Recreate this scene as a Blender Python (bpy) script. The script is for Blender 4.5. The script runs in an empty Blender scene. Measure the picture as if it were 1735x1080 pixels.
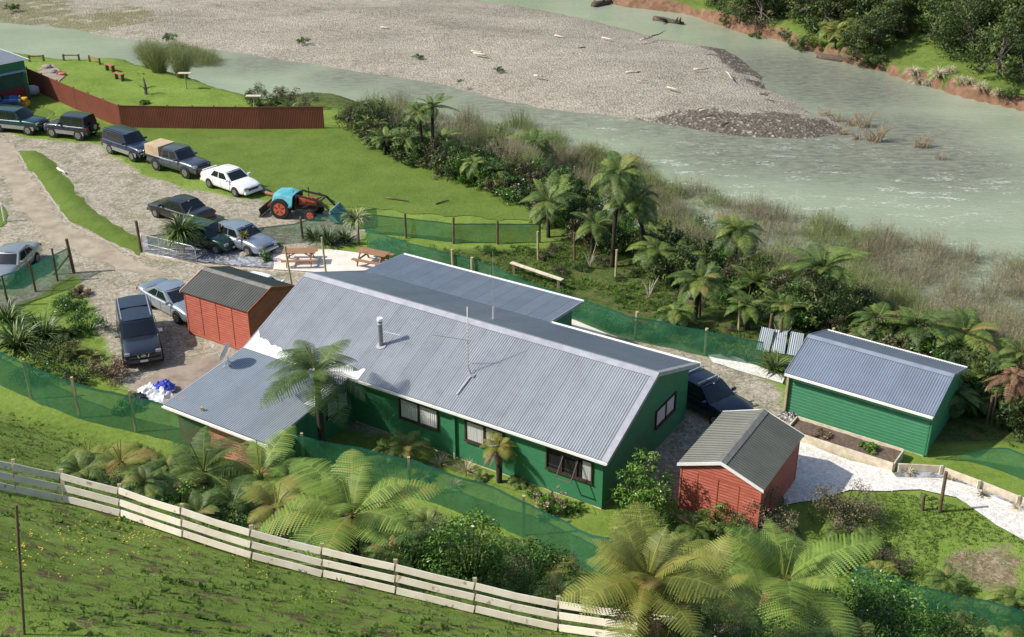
import bpy, bmesh, math, random
from mathutils import Vector, Matrix, noise
from mathutils.geometry import delaunay_2d_cdt
from math import sin, cos, pi, radians, sqrt, atan2
random.seed(7)
SC = bpy.context.scene
COL = SC.collection

# ------------------------------------------------------------------ camera, sky, sun, exposure
PITCH = radians(26.67); FPX = 1989.0; CAMH = 27.6
cam_d = bpy.data.cameras.new('camera'); cam = bpy.data.objects.new('camera', cam_d); COL.objects.link(cam)
cam.location = (0, 0, CAMH); cam.rotation_euler = (pi/2 - PITCH, 0, 0)
cam_d.sensor_width = 36; cam_d.lens = 36*FPX/1735; cam_d.clip_start = .1; cam_d.clip_end = 3000
SC.camera = cam
SUN_EL = radians(42); SUN_HEAD = radians(8)      # direction in which shadows fall, from +x
w = bpy.data.worlds.new('World'); SC.world = w; w.use_nodes = True
nt = w.node_tree; nt.nodes.clear()
sky = nt.nodes.new('ShaderNodeTexSky'); sky.sky_type = 'NISHITA'; sky.sun_disc = False
sky.sun_elevation = SUN_EL; sky.sun_rotation = radians(-98)
sky.air_density = 1.0; sky.dust_density = 1.5; sky.altitude = 100
bg = nt.nodes.new('ShaderNodeBackground'); bg.inputs[1].default_value = .125
wo = nt.nodes.new('ShaderNodeOutputWorld')
nt.links.new(sky.outputs[0], bg.inputs[0]); nt.links.new(bg.outputs[0], wo.inputs[0])
sl = bpy.data.lights.new('sun', 'SUN'); sl.energy = 4.1; sl.angle = radians(.6); sl.color = (1, .95, .86)
so = bpy.data.objects.new('sun', sl); COL.objects.link(so)
sdir = Vector((cos(SUN_HEAD)*cos(SUN_EL), sin(SUN_HEAD)*cos(SUN_EL), -sin(SUN_EL)))
so.rotation_euler = sdir.to_track_quat('-Z', 'Y').to_euler(); so.location = (-40, 30, 60)
SC.view_settings.view_transform = 'Standard'; SC.view_settings.look = 'None'
SC.view_settings.exposure = 0.38; SC.view_settings.gamma = 1
SC.view_settings.use_curve_mapping = False

# ------------------------------------------------------------------ helpers: site survey
def ray(px, py):
    X = (px-867.5)/FPX; Y = (py-540)/FPX
    return Vector((X, cos(PITCH)-Y*sin(PITCH), -sin(PITCH)-Y*cos(PITCH)))
def at(px, py, z=0.0):
    d = ray(px, py); t = (z-CAMH)/d.z
    return Vector((d.x*t, d.y*t, z))
def lerp(a, b, t): return a+(b-a)*t
def sst(t): t = max(0, min(1, t)); return t*t*(3-2*t)
def interp(tab, x):
    if x <= tab[0][0]: return tab[0][1]
    for (a, b), (c, d) in zip(tab, tab[1:]):
        if x <= c: return b+(d-b)*(x-a)/(c-a)
    return tab[-1][1]
YAW = -.557; CA, SA = cos(YAW), sin(YAW)
def uv(x, y): return CA*x+SA*y, -SA*x+CA*y
V0 = [(-60, 25.6), (-46, 26.0), (-36, 27.2), (-29, 28.0), (-24, 30.3), (-16, 31.0), (-10, 32.0), (-4, 34.5), (6, 36)]
def bank_tab(pts, z): return sorted([(at(*p, z).x, at(*p, z).y) for p in pts])
NB = bank_tab([(-900, 60), (0, 88), (90, 99), (200, 100), (250, 112), (330, 135), (430, 172), (560, 188), (610, 215), (650, 262),
               (740, 296), (830, 328), (890, 343), (960, 392), (1060, 450), (1200, 520), (1330, 560), (1500, 620), (1735, 700), (2500, 900)], 0)
ZW = -3.4
FBP = [(700, -30), (930, -8), (1080, 15), (1155, 24), (1212, 41), (1269, 60), (1321, 70), (1367, 88), (1420, 104), (1487, 121), (1548, 141),
       (1608, 160), (1669, 176), (1735, 190), (2100, 290), (2600, 420)]
FB = bank_tab(FBP, ZW)
def nz(x, y, s, seed=0): return noise.noise(Vector((x*s+seed*17.3, y*s-seed*5.1, seed*3.7)))
def T(x, y):
    u, v = uv(x, y)
    d = interp(V0, u)-v
    h = 0.0
    if d > 0:
        h = .68*d*min(1, d/2.2)**.6 if d < 24 else .68*24+.25*(d-24)
        h += (nz(x, y, .35)*.05+nz(x, y, 1.1, 2)*.06)*min(1, d/2)
    yb = interp(NB, x)+nz(x, y, .3, 5)*.8
    wd = lerp(4.5, 15, sst((x+26)/9))
    db = (y-yb)*.8-1.6*sst((x+22)/6)
    if db > 0:
        h -= 4.9*sst(db/wd)
        if db < wd*1.2: h += nz(x, y, .6, 3)*.25*sst(db/2)
    yf = interp(FB, x)+nz(x, y, .25, 8)*1.0
    df = (y-yf)*.85
    if df > -3:
        top = -4.9+sst((df+.6)/1.6)*(2.7+nz(x, y, .15, 4)*.6)
        top += max(0, df-2)*.06+nz(x, y, .25, 6)*.35*sst(df/3)
        if df > 13: top += (df-13)*.42
        h = max(h, top) if df > -.6 else h
    return h
def G(px, py, dz=0.0):
    """point on the ground seen at a survey bearing"""
    d = ray(px, py); t = 8.0; st = .5
    p0 = None
    while t < 600:
        p = Vector((d.x*t, d.y*t, CAMH+d.z*t))
        if p.z < T(p.x, p.y)+dz:
            lo, hi = t-st, t
            for _ in range(14):
                m = (lo+hi)/2
                if CAMH+d.z*m < T(d.x*m, d.y*m)+dz: hi = m
                else: lo = m
            return Vector((d.x*hi, d.y*hi, T(d.x*hi, d.y*hi)))
        t += st
    return Vector((d.x*t, d.y*t, 0))

# ------------------------------------------------------------------ helpers: materials
def hexc(h):
    c = [int(h[i:i+2], 16)/255 for i in (0, 2, 4)]
    return tuple((x/12.92 if x <= .04045 else ((x+.055)/1.055)**2.4) for x in c)
class NT:
    def __init__(s, name):
        s.m = bpy.data.materials.new(name); s.m.use_nodes = True; s.t = s.m.node_tree
        s.b = s.t.nodes['Principled BSDF']; s.tc = s.t.nodes.new('ShaderNodeTexCoord')
    def n(s, ty, **k):
        n = s.t.nodes.new(ty)
        for a, v in k.items(): setattr(n, a, v)
        return n
    def l(s, a, b): s.t.links.new(a, b)
    def noise(s, scale, detail=4, rough=.6, co='Object', stretch=None):
        n = s.n('ShaderNodeTexNoise'); n.inputs['Scale'].default_value = scale
        n.inputs['Detail'].default_value = detail; n.inputs['Roughness'].default_value = rough
        src = s.tc.outputs[co]
        if stretch:
            mp = s.n('ShaderNodeMapping'); mp.inputs['Scale'].default_value = stretch; s.l(src, mp.inputs[0]); src = mp.outputs[0]
        s.l(src, n.inputs[0]); return n.outputs[0]
    def ramp(s, fac, stops):
        r = s.n('ShaderNodeValToRGB'); e = r.color_ramp.elements
        while len(e) < len(stops): e.new(.5)
        for i, (p, c) in enumerate(stops):
            e[i].position = p; e[i].color = (*c, 1) if len(c) == 3 else c
        s.l(fac, r.inputs[0]); return r.outputs[0]
    def mix(s, fac, a, b, mode='MIX'):
        m = s.n('ShaderNodeMix', data_type='RGBA', blend_type=mode)
        for sock, v in ((m.inputs[0], fac), (m.inputs[6], a), (m.inputs[7], b)):
            if isinstance(v, (int, float)): sock.default_value = v
            elif isinstance(v, tuple): sock.default_value = (*v, 1)
            else: s.l(v, sock)
        return m.outputs[2]
    def math(s, op, a, b=0.0, clamp=False):
        m = s.n('ShaderNodeMath', operation=op, use_clamp=clamp)
        for sock, v in ((m.inputs[0], a), (m.inputs[1], b)):
            if isinstance(v, (int, float)): sock.default_value = v
            else: s.l(v, sock)
        return m.outputs[0]
    def attr(s, name):
        a = s.n('ShaderNodeAttribute'); a.attribute_name = name; return a.outputs['Fac']
    def bump(s, h, strength=.5, dist=.05):
        b = s.n('ShaderNodeBump'); b.inputs['Strength'].default_value = strength; b.inputs['Distance'].default_value = dist
        s.l(h, b.inputs['Height']); s.l(b.outputs[0], s.b.inputs['Normal'])
    def col(s, c):
        if isinstance(c, tuple): s.b.inputs['Base Color'].default_value = (*c, 1)
        else: s.l(c, s.b.inputs['Base Color'])
    def set(s, rough=None, metal=None, spec=None, coat=None):
        if rough is not None: s.b.inputs['Roughness'].default_value = rough
        if metal is not None: s.b.inputs['Metallic'].default_value = metal
        if spec is not None: s.b.inputs['Specular IOR Level'].default_value = spec
        if coat is not None: s.b.inputs['Coat Weight'].default_value = coat; s.b.inputs['Coat Roughness'].default_value = .05
MATS = {}
def mat(name, c1, c2=None, scale=6, rough=.75, metal=0, spec=.4, bump=0, bscale=None, stretch=None, coat=None, lo=.35, hi=.65):
    if name in MATS: return MATS[name]
    k = NT(name)
    if c2 is None: k.col(c1)
    else:
        n = k.noise(scale, 6, .65, stretch=stretch); k.col(k.ramp(n, [(lo, c1), (hi, c2)]))
    if bump: k.bump(k.noise(bscale or scale*3, 5, .7, stretch=stretch), bump, .03)
    k.set(rough, metal, spec, coat); MATS[name] = k.m; return k.m

def leafmat(name, dark, mid, light, dry=None, rough=.55, trans=.16):
    """foliage: leaf colour runs along the 'tint' of each leaf, from dark through light to dry"""
    k = NT(name); t = k.attr('tint'); n = k.noise(1.3, 3)
    f = k.math('ADD', t, k.math('MULTIPLY', k.math('SUBTRACT', n, .5), .35))
    st = [(.0, dark), (.4, mid), (.72, light)]
    if dry: st.append((1.0, dry))
    c = k.ramp(f, st); k.col(c); k.set(rough, 0, .35)
    tr = k.n('ShaderNodeBsdfTranslucent'); k.l(c, tr.inputs[0])
    mx = k.n('ShaderNodeMixShader'); mx.inputs[0].default_value = trans
    out = k.t.nodes['Material Output']
    k.l(k.b.outputs[0], mx.inputs[1]); k.l(tr.outputs[0], mx.inputs[2]); k.l(mx.outputs[0], out.inputs[0])
    MATS[name] = k.m; return k.m

# ------------------------------------------------------------------ helpers: meshes
class MB:
    def __init__(s): s.v = []; s.f = []; s.t = []; s.mi = []; s.M = None
    def add(s, vs, fs, tint=.5, mi=0):
        o = len(s.v)
        if s.M is not None: vs = [s.M @ Vector(p) for p in vs]
        s.v.extend(tuple(p) for p in vs); s.f.extend(tuple(i+o for i in f) for f in fs)
        s.t.extend([tint]*len(vs) if not isinstance(tint, list) else tint); s.mi.extend([mi]*len(fs))
        return s
    def box(s, x0, x1, y0, y1, z0, z1, mi=0):
        v = [(x, y, z) for z in (z0, z1) for x, y in ((x0, y0), (x1, y0), (x1, y1), (x0, y1))]
        return s.add(v, [(3, 2, 1, 0), (4, 5, 6, 7), (0, 1, 5, 4), (1, 2, 6, 5), (2, 3, 7, 6), (3, 0, 4, 7)], .5, mi)
    def beam(s, p0, p1, wd, ht, up=(0, 0, 1), mi=0):
        """rectangular bar between two points, wd sideways, ht along up"""
        p0, p1 = Vector(p0), Vector(p1); d = (p1-p0).normalized(); up = Vector(up)
        sd = d.cross(up)
        if sd.length < 1e-4: sd = d.cross(Vector((1, 0, 0)))
        sd.normalize(); up = sd.cross(d).normalized()
        v = [p+sd*a*wd/2+up*b*ht/2 for p in (p0, p1) for a, b in ((-1, -1), (1, -1), (1, 1), (-1, 1))]
        return s.add(v, [(3, 2, 1, 0), (4, 5, 6, 7), (0, 1, 5, 4), (1, 2, 6, 5), (2, 3, 7, 6), (3, 0, 4, 7)], .5, mi)
    def tube(s, pts, rad, n=8, cap=True, tint=.5, mi=0):
        pts = [Vector(p) for p in pts]; rs = rad if isinstance(rad, (list, tuple)) else [rad]*len(pts)
        vs = []; m = len(pts)
        ref = Vector((0, 0, 1))
        d0 = (pts[-1]-pts[0]).normalized()
        if abs(d0.z) > .9: ref = Vector((1, 0, 0))
        for i, p in enumerate(pts):
            d = (pts[min(i+1, m-1)]-pts[max(i-1, 0)]).normalized()
            a = d.cross(ref).normalized(); b = d.cross(a)
            for k in range(n):
                t = 2*pi*k/n; vs.append(p+(a*cos(t)+b*sin(t))*rs[i])
        fs = [(i*n+k, i*n+(k+1) % n, (i+1)*n+(k+1) % n, (i+1)*n+k) for i in range(m-1) for k in range(n)]
        if cap: fs += [tuple(range(n)), tuple(range((m-1)*n, m*n))[::-1]]
        return s.add(vs, fs, tint, mi)
    def disc(s, c, nrm, r, n=16, h=0.02, mi=0, r2=None):
        c = Vector(c); nrm = Vector(nrm).normalized()
        return s.tube([c-nrm*h/2, c+nrm*h/2], [r, r if r2 is None else r2], n, True, .5, mi)
    def build(s, name, mats, parent=None, smooth=False, loc=None, bevel=0, sub=0):
        me = bpy.data.meshes.new(name); me.from_pydata(s.v, [], s.f)
        if not isinstance(mats, (list, tuple)): mats = [mats]
        for m in mats: me.materials.append(m)
        if len(mats) > 1: me.polygons.foreach_set('material_index', s.mi)
        a = me.attributes.new('tint', 'FLOAT', 'POINT'); a.data.foreach_set('value', s.t)
        if smooth: me.polygons.foreach_set('use_smooth', [True]*len(me.polygons))
        me.update()
        if not s.nofix:
            bm = bmesh.new(); bm.from_mesh(me); bmesh.ops.recalc_face_normals(bm, faces=bm.faces); bm.to_mesh(me); bm.free()
        o = bpy.data.objects.new(name, me); COL.objects.link(o)
        if parent is not None: o.parent = parent
        if loc is not None: o.location = loc
        if bevel:
            b = o.modifiers.new('b', 'BEVEL'); b.width = bevel; b.segments = 2; b.limit_method = 'ANGLE'
        if sub:
            b = o.modifiers.new('s', 'SUBSURF'); b.levels = sub; b.render_levels = sub
        return o
    nofix = False
def tag(o, label=None, cat=None, group=None, kind=None):
    for k, v in (('label', label), ('category', cat), ('group', group), ('kind', kind)):
        if v: o[k] = v
    return o
def empty(name, loc=(0, 0, 0), rz=0, label=None, cat=None, group=None, scale=1):
    o = bpy.data.objects.new(name, None); COL.objects.link(o); o.empty_display_size = .3
    o.location = loc; o.rotation_euler = (0, 0, rz); o.scale = (scale,)*3 if isinstance(scale, (int, float)) else scale
    return tag(o, label, cat, group)
def kids(o): return list(o.children)
def copy_tree(o, parent=None):
    c = o.copy(); COL.objects.link(c); c.parent = parent
    for ch in kids(o): copy_tree(ch, c)
    return c

# ------------------------------------------------------------------ ground materials
grass_d, grass_m, grass_l = (.07, .12, .02), (.15, .235, .035), (.24, .33, .06)
def grass_nodes(k, stops=None):
    n1 = k.noise(.35, 5, .6); n2 = k.noise(3.2, 6, .75); n3 = k.noise(24, 4, .8)
    f = k.math('ADD', k.math('MULTIPLY', n1, .35), k.math('ADD', k.math('MULTIPLY', n2, .4), k.math('MULTIPLY', n3, .28)))
    c = k.ramp(f, stops or [(.38, grass_d), (.5, grass_m), (.66, grass_l)])
    soil = k.ramp(k.noise(5, 4), [(.3, (.10, .068, .038)), (.7, (.20, .14, .085))])
    return c, soil, n2, n3
def ground_mat():
    k = NT('hill_grass_and_soil'); c, soil, n2, n3 = grass_nodes(k, [(.36, (.08, .13, .024)), (.5, (.185, .27, .045)), (.66, (.29, .38, .09))])
    rg = k.attr('rough'); pa = k.noise(1.7, 6, .7)
    wn = k.math('ADD', k.noise(9, 5, .75), k.math('MULTIPLY', k.math('SUBTRACT', pa, .5), .9))
    cs = k.ramp(wn, [(.2, (.022, .05, .012)), (.42, (.05, .10, .018)), (.55, (.11, .15, .035)), (.72, (.21, .17, .085))])
    c = k.mix(rg, c, cs)
    sm = k.math('MULTIPLY', k.ramp(k.math('ADD', pa, k.math('MULTIPLY', n2, .4)), [(.74, (0, 0, 0)), (.80, (1, 1, 1))]), k.attr('soil'))
    c = k.mix(sm, c, soil)
    cl = k.attr('clay'); cm = k.ramp(k.math('ADD', cl, k.math('MULTIPLY', k.math('SUBTRACT', pa, .5), .9)), [(.45, (0, 0, 0)), (.6, (1, 1, 1))])
    cc = k.ramp(k.noise(1.2, 5), [(.3, (.13, .07, .04)), (.7, (.30, .18, .115))])
    c = k.mix(cm, c, cc)
    k.col(c); k.bump(k.math('ADD', n2, k.math('MULTIPLY', n3, .6)), .8, .12); k.set(.9, 0, .15); return k.m
M_ground = ground_mat()
def lawn_mat():
    k = NT('short_grass'); c, soil, n2, n3 = grass_nodes(k)
    c2 = k.ramp(k.noise(.6, 5, .7), [(.3, (.115, .185, .03)), (.7, (.20, .275, .06))])
    c2 = k.mix(k.ramp(k.noise(.25, 6, .75), [(.52, (0, 0, 0)), (.7, (.6, .6, .6))]), c2, (.25, .31, .09))
    c = k.mix(.55, c, c2)
    k.col(c); k.bump(k.math('ADD', n2, n3), .9, .12); k.set(.9, 0, .15); return k.m
M_lawn = lawn_mat()
def gravel_mat(name, stones, grit=26, veg=.0, edge=True, big=False):
    k = NT(name)
    vo = k.n('ShaderNodeTexVoronoi'); vo.inputs['Scale'].default_value = grit; k.l(k.tc.outputs['Object'], vo.inputs[0])
    bw = k.n('ShaderNodeSeparateColor'); k.l(vo.outputs['Color'], bw.inputs[0])
    vb = k.n('ShaderNodeTexVoronoi'); vb.inputs['Scale'].default_value = grit*.33; k.l(k.tc.outputs['Object'], vb.inputs[0])
    bb = k.n('ShaderNodeSeparateColor'); k.l(vb.outputs['Color'], bb.inputs[0])
    f = k.math('ADD', k.math('MULTIPLY', bw.outputs[0], .38), k.math('ADD', k.math('MULTIPLY', k.noise(.5, 6, .7), .42), k.math('MULTIPLY', bb.outputs[1], .25)))
    c = k.ramp(f, stones)
    if veg:
        vm = k.ramp(k.noise(.8, 7, .75), [(.56-veg*.2, (0, 0, 0)), (.68, (.85, .85, .85))])
        vc = k.ramp(k.noise(6, 5), [(.35, (.055, .085, .02)), (.65, (.16, .17, .06))])
        c = k.mix(vm, c, vc)
    if edge:
        e = k.math('ADD', k.math('MULTIPLY', k.attr('edge'), 1.6), k.math('MULTIPLY', k.math('SUBTRACT', k.noise(2.2, 7, .8), .5), 2.4))
        em = k.ramp(e, [(.15, (1, 1, 1)), (.75, (0, 0, 0))])
        gc, so_, n2, n3 = grass_nodes(k)
        c = k.mix(em, c, gc)
    k.col(c); k.bump(k.math('ADD', vo.outputs['Distance'], k.noise(grit*.4, 3)), .6, .03); k.set(.92, 0, .2); return k.m
M_drive = gravel_mat('driveway_gravel', [(.2, (.15, .125, .09)), (.46, (.30, .262, .20)), (.68, (.43, .385, .305)), (.9, (.64, .585, .49))], 19, .3)
M_bed = gravel_mat('grey_pebbles', [(.2, (.06, .062, .07)), (.5, (.22, .23, .25)), (.85, (.5, .52, .55))], 9, 0, False)
M_shell = gravel_mat('crushed_white_shell', [(.15, (.36, .32, .27)), (.4, (.62, .59, .54)), (.8, (.82, .80, .76))], 22, 0, False)
M_conc = mat('pale_concrete', (.62, .56, .48), (.78, .72, .64), 1.2, .85, bump=.15, bscale=30)
M_slab = mat('brown_concrete', (.22, .17, .13), (.36, .3, .24), 1.0, .9, bump=.2, bscale=30)

# ------------------------------------------------------------------ terrain sheet
def frange(segs):
    out = []
    for a, b, s in segs:
        n = max(1, round((b-a)/s)); out += [a+(b-a)*i/n for i in range(n)]
    return out+[segs[-1][1]]
def inpoly(x, y, P):
    c = False; j = len(P)-1
    for i in range(len(P)):
        if (P[i][1] > y) != (P[j][1] > y) and x < (P[j][0]-P[i][0])*(y-P[i][1])/(P[j][1]-P[i][1])+P[i][0]: c = not c
        j = i
    return c
def dist_edge(x, y, P):
    b = 1e9; j = len(P)-1
    for i in range(len(P)):
        ax, ay = P[j]; bx, by = P[i]; dx, dy = bx-ax, by-ay; L = dx*dx+dy*dy or 1e-9
        t = max(0, min(1, ((x-ax)*dx+(y-ay)*dy)/L)); b = min(b, (x-ax-t*dx)**2+(y-ay-t*dy)**2); j = i
    return sqrt(b)
RUF = [(625, 412), (760, 418), (918, 416), (965, 392), (1060, 440), (1200, 500), (1330, 555), (1500, 600), (1735, 680), (1800, 800), (1620, 710), (1300, 605), (1060, 572), (900, 515), (770, 470), (690, 448), (622, 424)]
RUFW = [tuple(at(*p)[:2]) for p in RUF]
def build_ground():
    xs = frange([(-420, -110, 25), (-110, -50, 3), (-50, -28, .9), (-28, 30, .38), (30, 60, .9), (60, 120, 1.2), (120, 420, 25)])
    ys = frange([(-60, 8, 3), (8, 50, .38), (50, 80, .6), (80, 150, 1.0), (150, 260, 5), (260, 700, 30)])
    nx, ny = len(xs), len(ys); V = []; ro = []; so_ = []; cl = []
    for y in ys:
        for x in xs:
            z = T(x, y); V.append((x, y, z))
            u, v = uv(x, y); d = interp(V0, u)-v
            yb = interp(NB, x); yf = interp(FB, x); df = (y-yf)*.85
            r = 0
            if y < yb+30 and x > 2 and y > 43: r = sst((v-44.0-.0*u)/2.5)*sst((x-1)/4)
            if 40 < y < 75 and -14 < x < 32 and inpoly(x, y, RUFW): r = max(r, sst(dist_edge(x, y, RUFW)/1.0))
            if (y-yb) > 0 and df < 0: r = max(r, sst((y-yb)/2))
            s_ = 0
            if d > 0: s_ = .9
            if r > .3: s_ = .8
            if df > .5 and y > 60: r = max(r, .55)
            c = 0
            if -1.4 < df < 2.6: c = sst((df+1.4)/.5)*(1-sst((df-.9)/1.2))
            if df < -1 and z < ZW+.3: c = .8
            ro.append(r); so_.append(s_); cl.append(c)
    F = [(j*nx+i, j*nx+i+1, (j+1)*nx+i+1, (j+1)*nx+i) for j in range(ny-1) for i in range(nx-1)]
    me = bpy.data.meshes.new('ground'); me.from_pydata(V, [], F)
    me.polygons.foreach_set('use_smooth', [True]*len(F))
    for n, d in (('rough', ro), ('soil', so_), ('clay', cl)):
        me.attributes.new(n, 'FLOAT', 'POINT').data.foreach_set('value', d)
    me.materials.append(M_ground); o = bpy.data.objects.new('ground', me); COL.objects.link(o); tag(o, kind='structure')
build_ground()

def dense(P, step, jag):
    out = []; n = len(P)
    for i in range(n):
        a, b = P[i], P[(i+1) % n]; L = math.hypot(b[0]-a[0], b[1]-a[1]); k = max(1, int(L/step))
        for j in range(k):
            t = j/k; x = a[0]+(b[0]-a[0])*t; y = a[1]+(b[1]-a[1])*t
            out.append((x+nz(x, y, .9, 1)*jag+nz(x, y, 3, 2)*jag*.4, y+nz(x, y, .9, 7)*jag+nz(x, y, 3, 9)*jag*.4))
    return out
def sheet(name, P, off, m, step=.8, jag=.25, zf=None, side=0.0, kind='structure', world=False, bstep=.5):
    if not world: P = [at(*p)[:2] for p in P]
    B = dense(P, bstep, jag)
    xs = [p[0] for p in B]; ys = [p[1] for p in B]
    pts = [Vector(p) for p in B]; n = len(B)
    x = min(xs)
    while x < max(xs):
        y = min(ys)
        while y < max(ys):
            px, py = x+random.uniform(-.3, .3)*step, y+random.uniform(-.3, .3)*step
            if inpoly(px, py, B) and dist_edge(px, py, B) > step*.4: pts.append(Vector((px, py)))
            y += step
        x += step
    vo, _, fo, *_ = delaunay_2d_cdt(pts, [(i, (i+1) % n) for i in range(n)], [], 1, 1e-5)
    zf = zf or (lambda x, y, d: T(x, y)+off)
    V = []; E = []
    for p in vo:
        d = dist_edge(p.x, p.y, B); V.append((p.x, p.y, zf(p.x, p.y, d))); E.append(d)
    F = []
    for f in fo:
        a, b, c = [Vector(V[i]) for i in f[:3]]
        F.append(tuple(f) if (b-a).cross(c-a).z > 0 else tuple(reversed(f)))
    me = bpy.data.meshes.new(name); me.from_pydata(V, [], F); me.materials.append(m)
    me.polygons.foreach_set('use_smooth', [True]*len(F))
    me.attributes.new('edge', 'FLOAT', 'POINT').data.foreach_set('value', E)
    o = bpy.data.objects.new(name, me); COL.objects.link(o)
    if kind: tag(o, kind=kind)
    return o

# driveway and yard, with the grass strip lying in it
DRIVE = [(-250, 224), (-60, 219), (0, 220), (80, 236), (170, 243), (238, 286), (262, 300), (330, 318), (430, 338), (480, 345), (540, 352), (600, 372), (640, 392), (600, 412),
         (560, 425), (566, 470), (640, 480), (700, 500), (880, 520), (960, 536), (1050, 565), (1130, 583), (1200, 600), (1290, 628), (1330, 650), (1345, 700), (1350, 745),
         (1390, 770), (1330, 830), (1180, 850), (1080, 860), (1000, 800), (640, 740), (300, 700), (195, 655), (170, 590), (150, 520), (120, 470), (80, 500), (-30, 545), (-250, 560)]
sheet('driveway', DRIVE, .02, M_drive, 1.0, .5)
M_track = mat('compacted_tan_track', (.27, .225, .16), (.42, .36, .27), .9, .95, bump=.3, bscale=12)
sheet('vehicle_track', [(-60, 238), (18, 244), (34, 275), (62, 315), (95, 362), (130, 392), (190, 418), (238, 446), (300, 468), (250, 470), (190, 452), (120, 425), (70, 398), (30, 350), (8, 300), (-60, 262)], .034, M_track, .8, .35)
sheet('grass_strip', [(28, 256), (62, 256), (92, 275), (125, 318), (150, 350), (190, 378), (236, 404), (240, 436), (205, 418), (160, 396), (118, 374), (95, 345), (62, 300)], .05, M_lawn, .5, .25, zf=lambda x, y, d: T(x, y)+.04+.4*sst(d/1.1)+.05*nz(x, y, 1.5, 3)*min(1, d))
sheet('grass_verge', [(-200, 330), (0, 345), (12, 360), (10, 378), (0, 386), (-200, 400)], .05, M_lawn, .6, .25)
sheet('lawn', [(-120, 163), (0, 152), (60, 160), (90, 195), (180, 212), (560, 212), (596, 214), (630, 240), (690, 272), (760, 296), (840, 330), (905, 350), (905, 376), (700, 362), (620, 352),
               (560, 348), (500, 338), (440, 322), (345, 302), (250, 268), (165, 228), (90, 216), (0, 200), (-120, 190)], .035, M_lawn, 1.0, .5)
sheet('patio', [(462, 432), (480, 424), (560, 424), (625, 432), (668, 446), (660, 480), (560, 464), (463, 458)], .055, M_conc, .6, .02)
sheet('back_path', [(880, 520), (965, 540), (1030, 568), (1018, 575), (930, 560), (860, 540)], .055, M_conc, .6, .02)
sheet('pebble_bed', [(243, 405), (330, 412), (400, 414), (470, 421), (463, 432), (463, 456), (400, 452), (330, 444), (246, 430)], .07, M_bed, .5, .06)
sheet('shell_path', [(1345, 742), (1365, 752), (1400, 768), (1440, 782), (1510, 800), (1520, 812), (1600, 812), (1660, 832), (1735, 866), (1900, 950), (1900, 1000), (1735, 917), (1690, 892), (1655, 868),
                     (1620, 845), (1560, 832), (1500, 834), (1440, 832), (1380, 850), (1330, 858), (1320, 800)], .06, M_shell, .6, .06)
sheet('shell_strip', [(1198, 603), (1225, 600), (1262, 612), (1300, 628), (1333, 640), (1326, 652), (1290, 640), (1240, 626), (1208, 616)], .06, M_shell, .5, .12)
sheet('parking_slab', [(215, 660), (290, 618), (340, 606), (420, 600), (420, 640), (300, 690)], .045, M_slab, .6, .1)
# ------------------------------------------------------------------ river and gravel bar
def water_mat():
    k = NT('milky_green_water')
    n1 = k.noise(.06, 4, .6, stretch=(1, 1.8, 1)); n2 = k.noise(.9, 5, .65, stretch=(1, 2.2, 1)); n3 = k.noise(3.0, 4, .7, stretch=(1, 2.0, 1))
    c = k.ramp(n1, [(.3, (.255, .30, .205)), (.7, (.35, .40, .29))])
    rf = k.attr('riffle_sparkle')
    dark = k.ramp(n2, [(.35, (.15, .155, .125)), (.65, (.25, .27, .205))])
    c = k.mix(k.attr('shallow'), c, dark)
    fo = k.math('ADD', k.math('MULTIPLY', n3, .55), k.math('MULTIPLY', k.noise(.45, 3, .6, stretch=(.8, 2.4, 1)), .5))
    fm = k.math('MULTIPLY', k.ramp(fo, [(.59, (0, 0, 0)), (.70, (.8, .8, .8))]), k.math('ADD', k.math('MULTIPLY', rf, .95), .03))
    c = k.mix(fm, c, (.75, .77, .72))  # white flecks: riffle foam, plus water sparkle put into the colour
    k.col(c); k.bump(k.math('ADD', n2, k.math('MULTIPLY', n3, .7)), .42, .16); k.set(.2, 0, .4); return k.m
def build_water():
    xs = frange([(-420, -110, 20), (-110, 110, 1.5), (110, 420, 20)]); ys = frange([(44, 150, 1.2), (150, 700, 20)])
    V = []; ri = []; sh = []
    nx, ny = len(xs), len(ys)
    rif = [at(p, q, ZW) for p, q in ((1000, 240), (1150, 300), (1280, 290), (1420, 290), (1560, 320))]
    rif2 = [at(p, q, ZW) for p, q in ((1180, 330), (1290, 350), (1380, 300))]
    shp = [at(p, q, ZW) for p, q in ((1330, 120), (1420, 150), (1500, 230), (1560, 270), (1400, 260), (1250, 250))]
    edge = [at(p, q, ZW) for p, q in ((300, 84), (450, 106), (600, 130), (720, 148), (850, 180), (960, 198), (1100, 215))]
    for y in ys:
        for x in xs:
            V.append((x, y, ZW)); p = Vector((x, y, ZW))
            r = max(1-(p-q).length/13 for q in rif); r = max(r, max(1-(p-q).length/8 for q in rif2)); ri.append(max(.14+.45*sst((x-4)/14)*sst((105-y)/20)+.3*sst((x+30)/20)*sst((5-x)/6)*sst((100-y)/10), r*1.5))  # broad raised levels paint sparkle on the water beyond the riffles
            s = max(1-(p-q).length/11 for q in shp)
            e = max(1-(p-q).length/7 for q in edge)
            sh.append(max(0, min(1, s*1.6), min(.9, e*1.4)))
    F = [(j*nx+i, j*nx+i+1, (j+1)*nx+i+1, (j+1)*nx+i) for j in range(ny-1) for i in range(nx-1)]
    me = bpy.data.meshes.new('river'); me.from_pydata(V, [], F); me.materials.append(water_mat())
    for n, d in (('riffle_sparkle', ri), ('shallow', sh)): me.attributes.new(n, 'FLOAT', 'POINT').data.foreach_set('value', d)
    o = bpy.data.objects.new('river', me); COL.objects.link(o); tag(o, kind='structure')
build_water()
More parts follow.
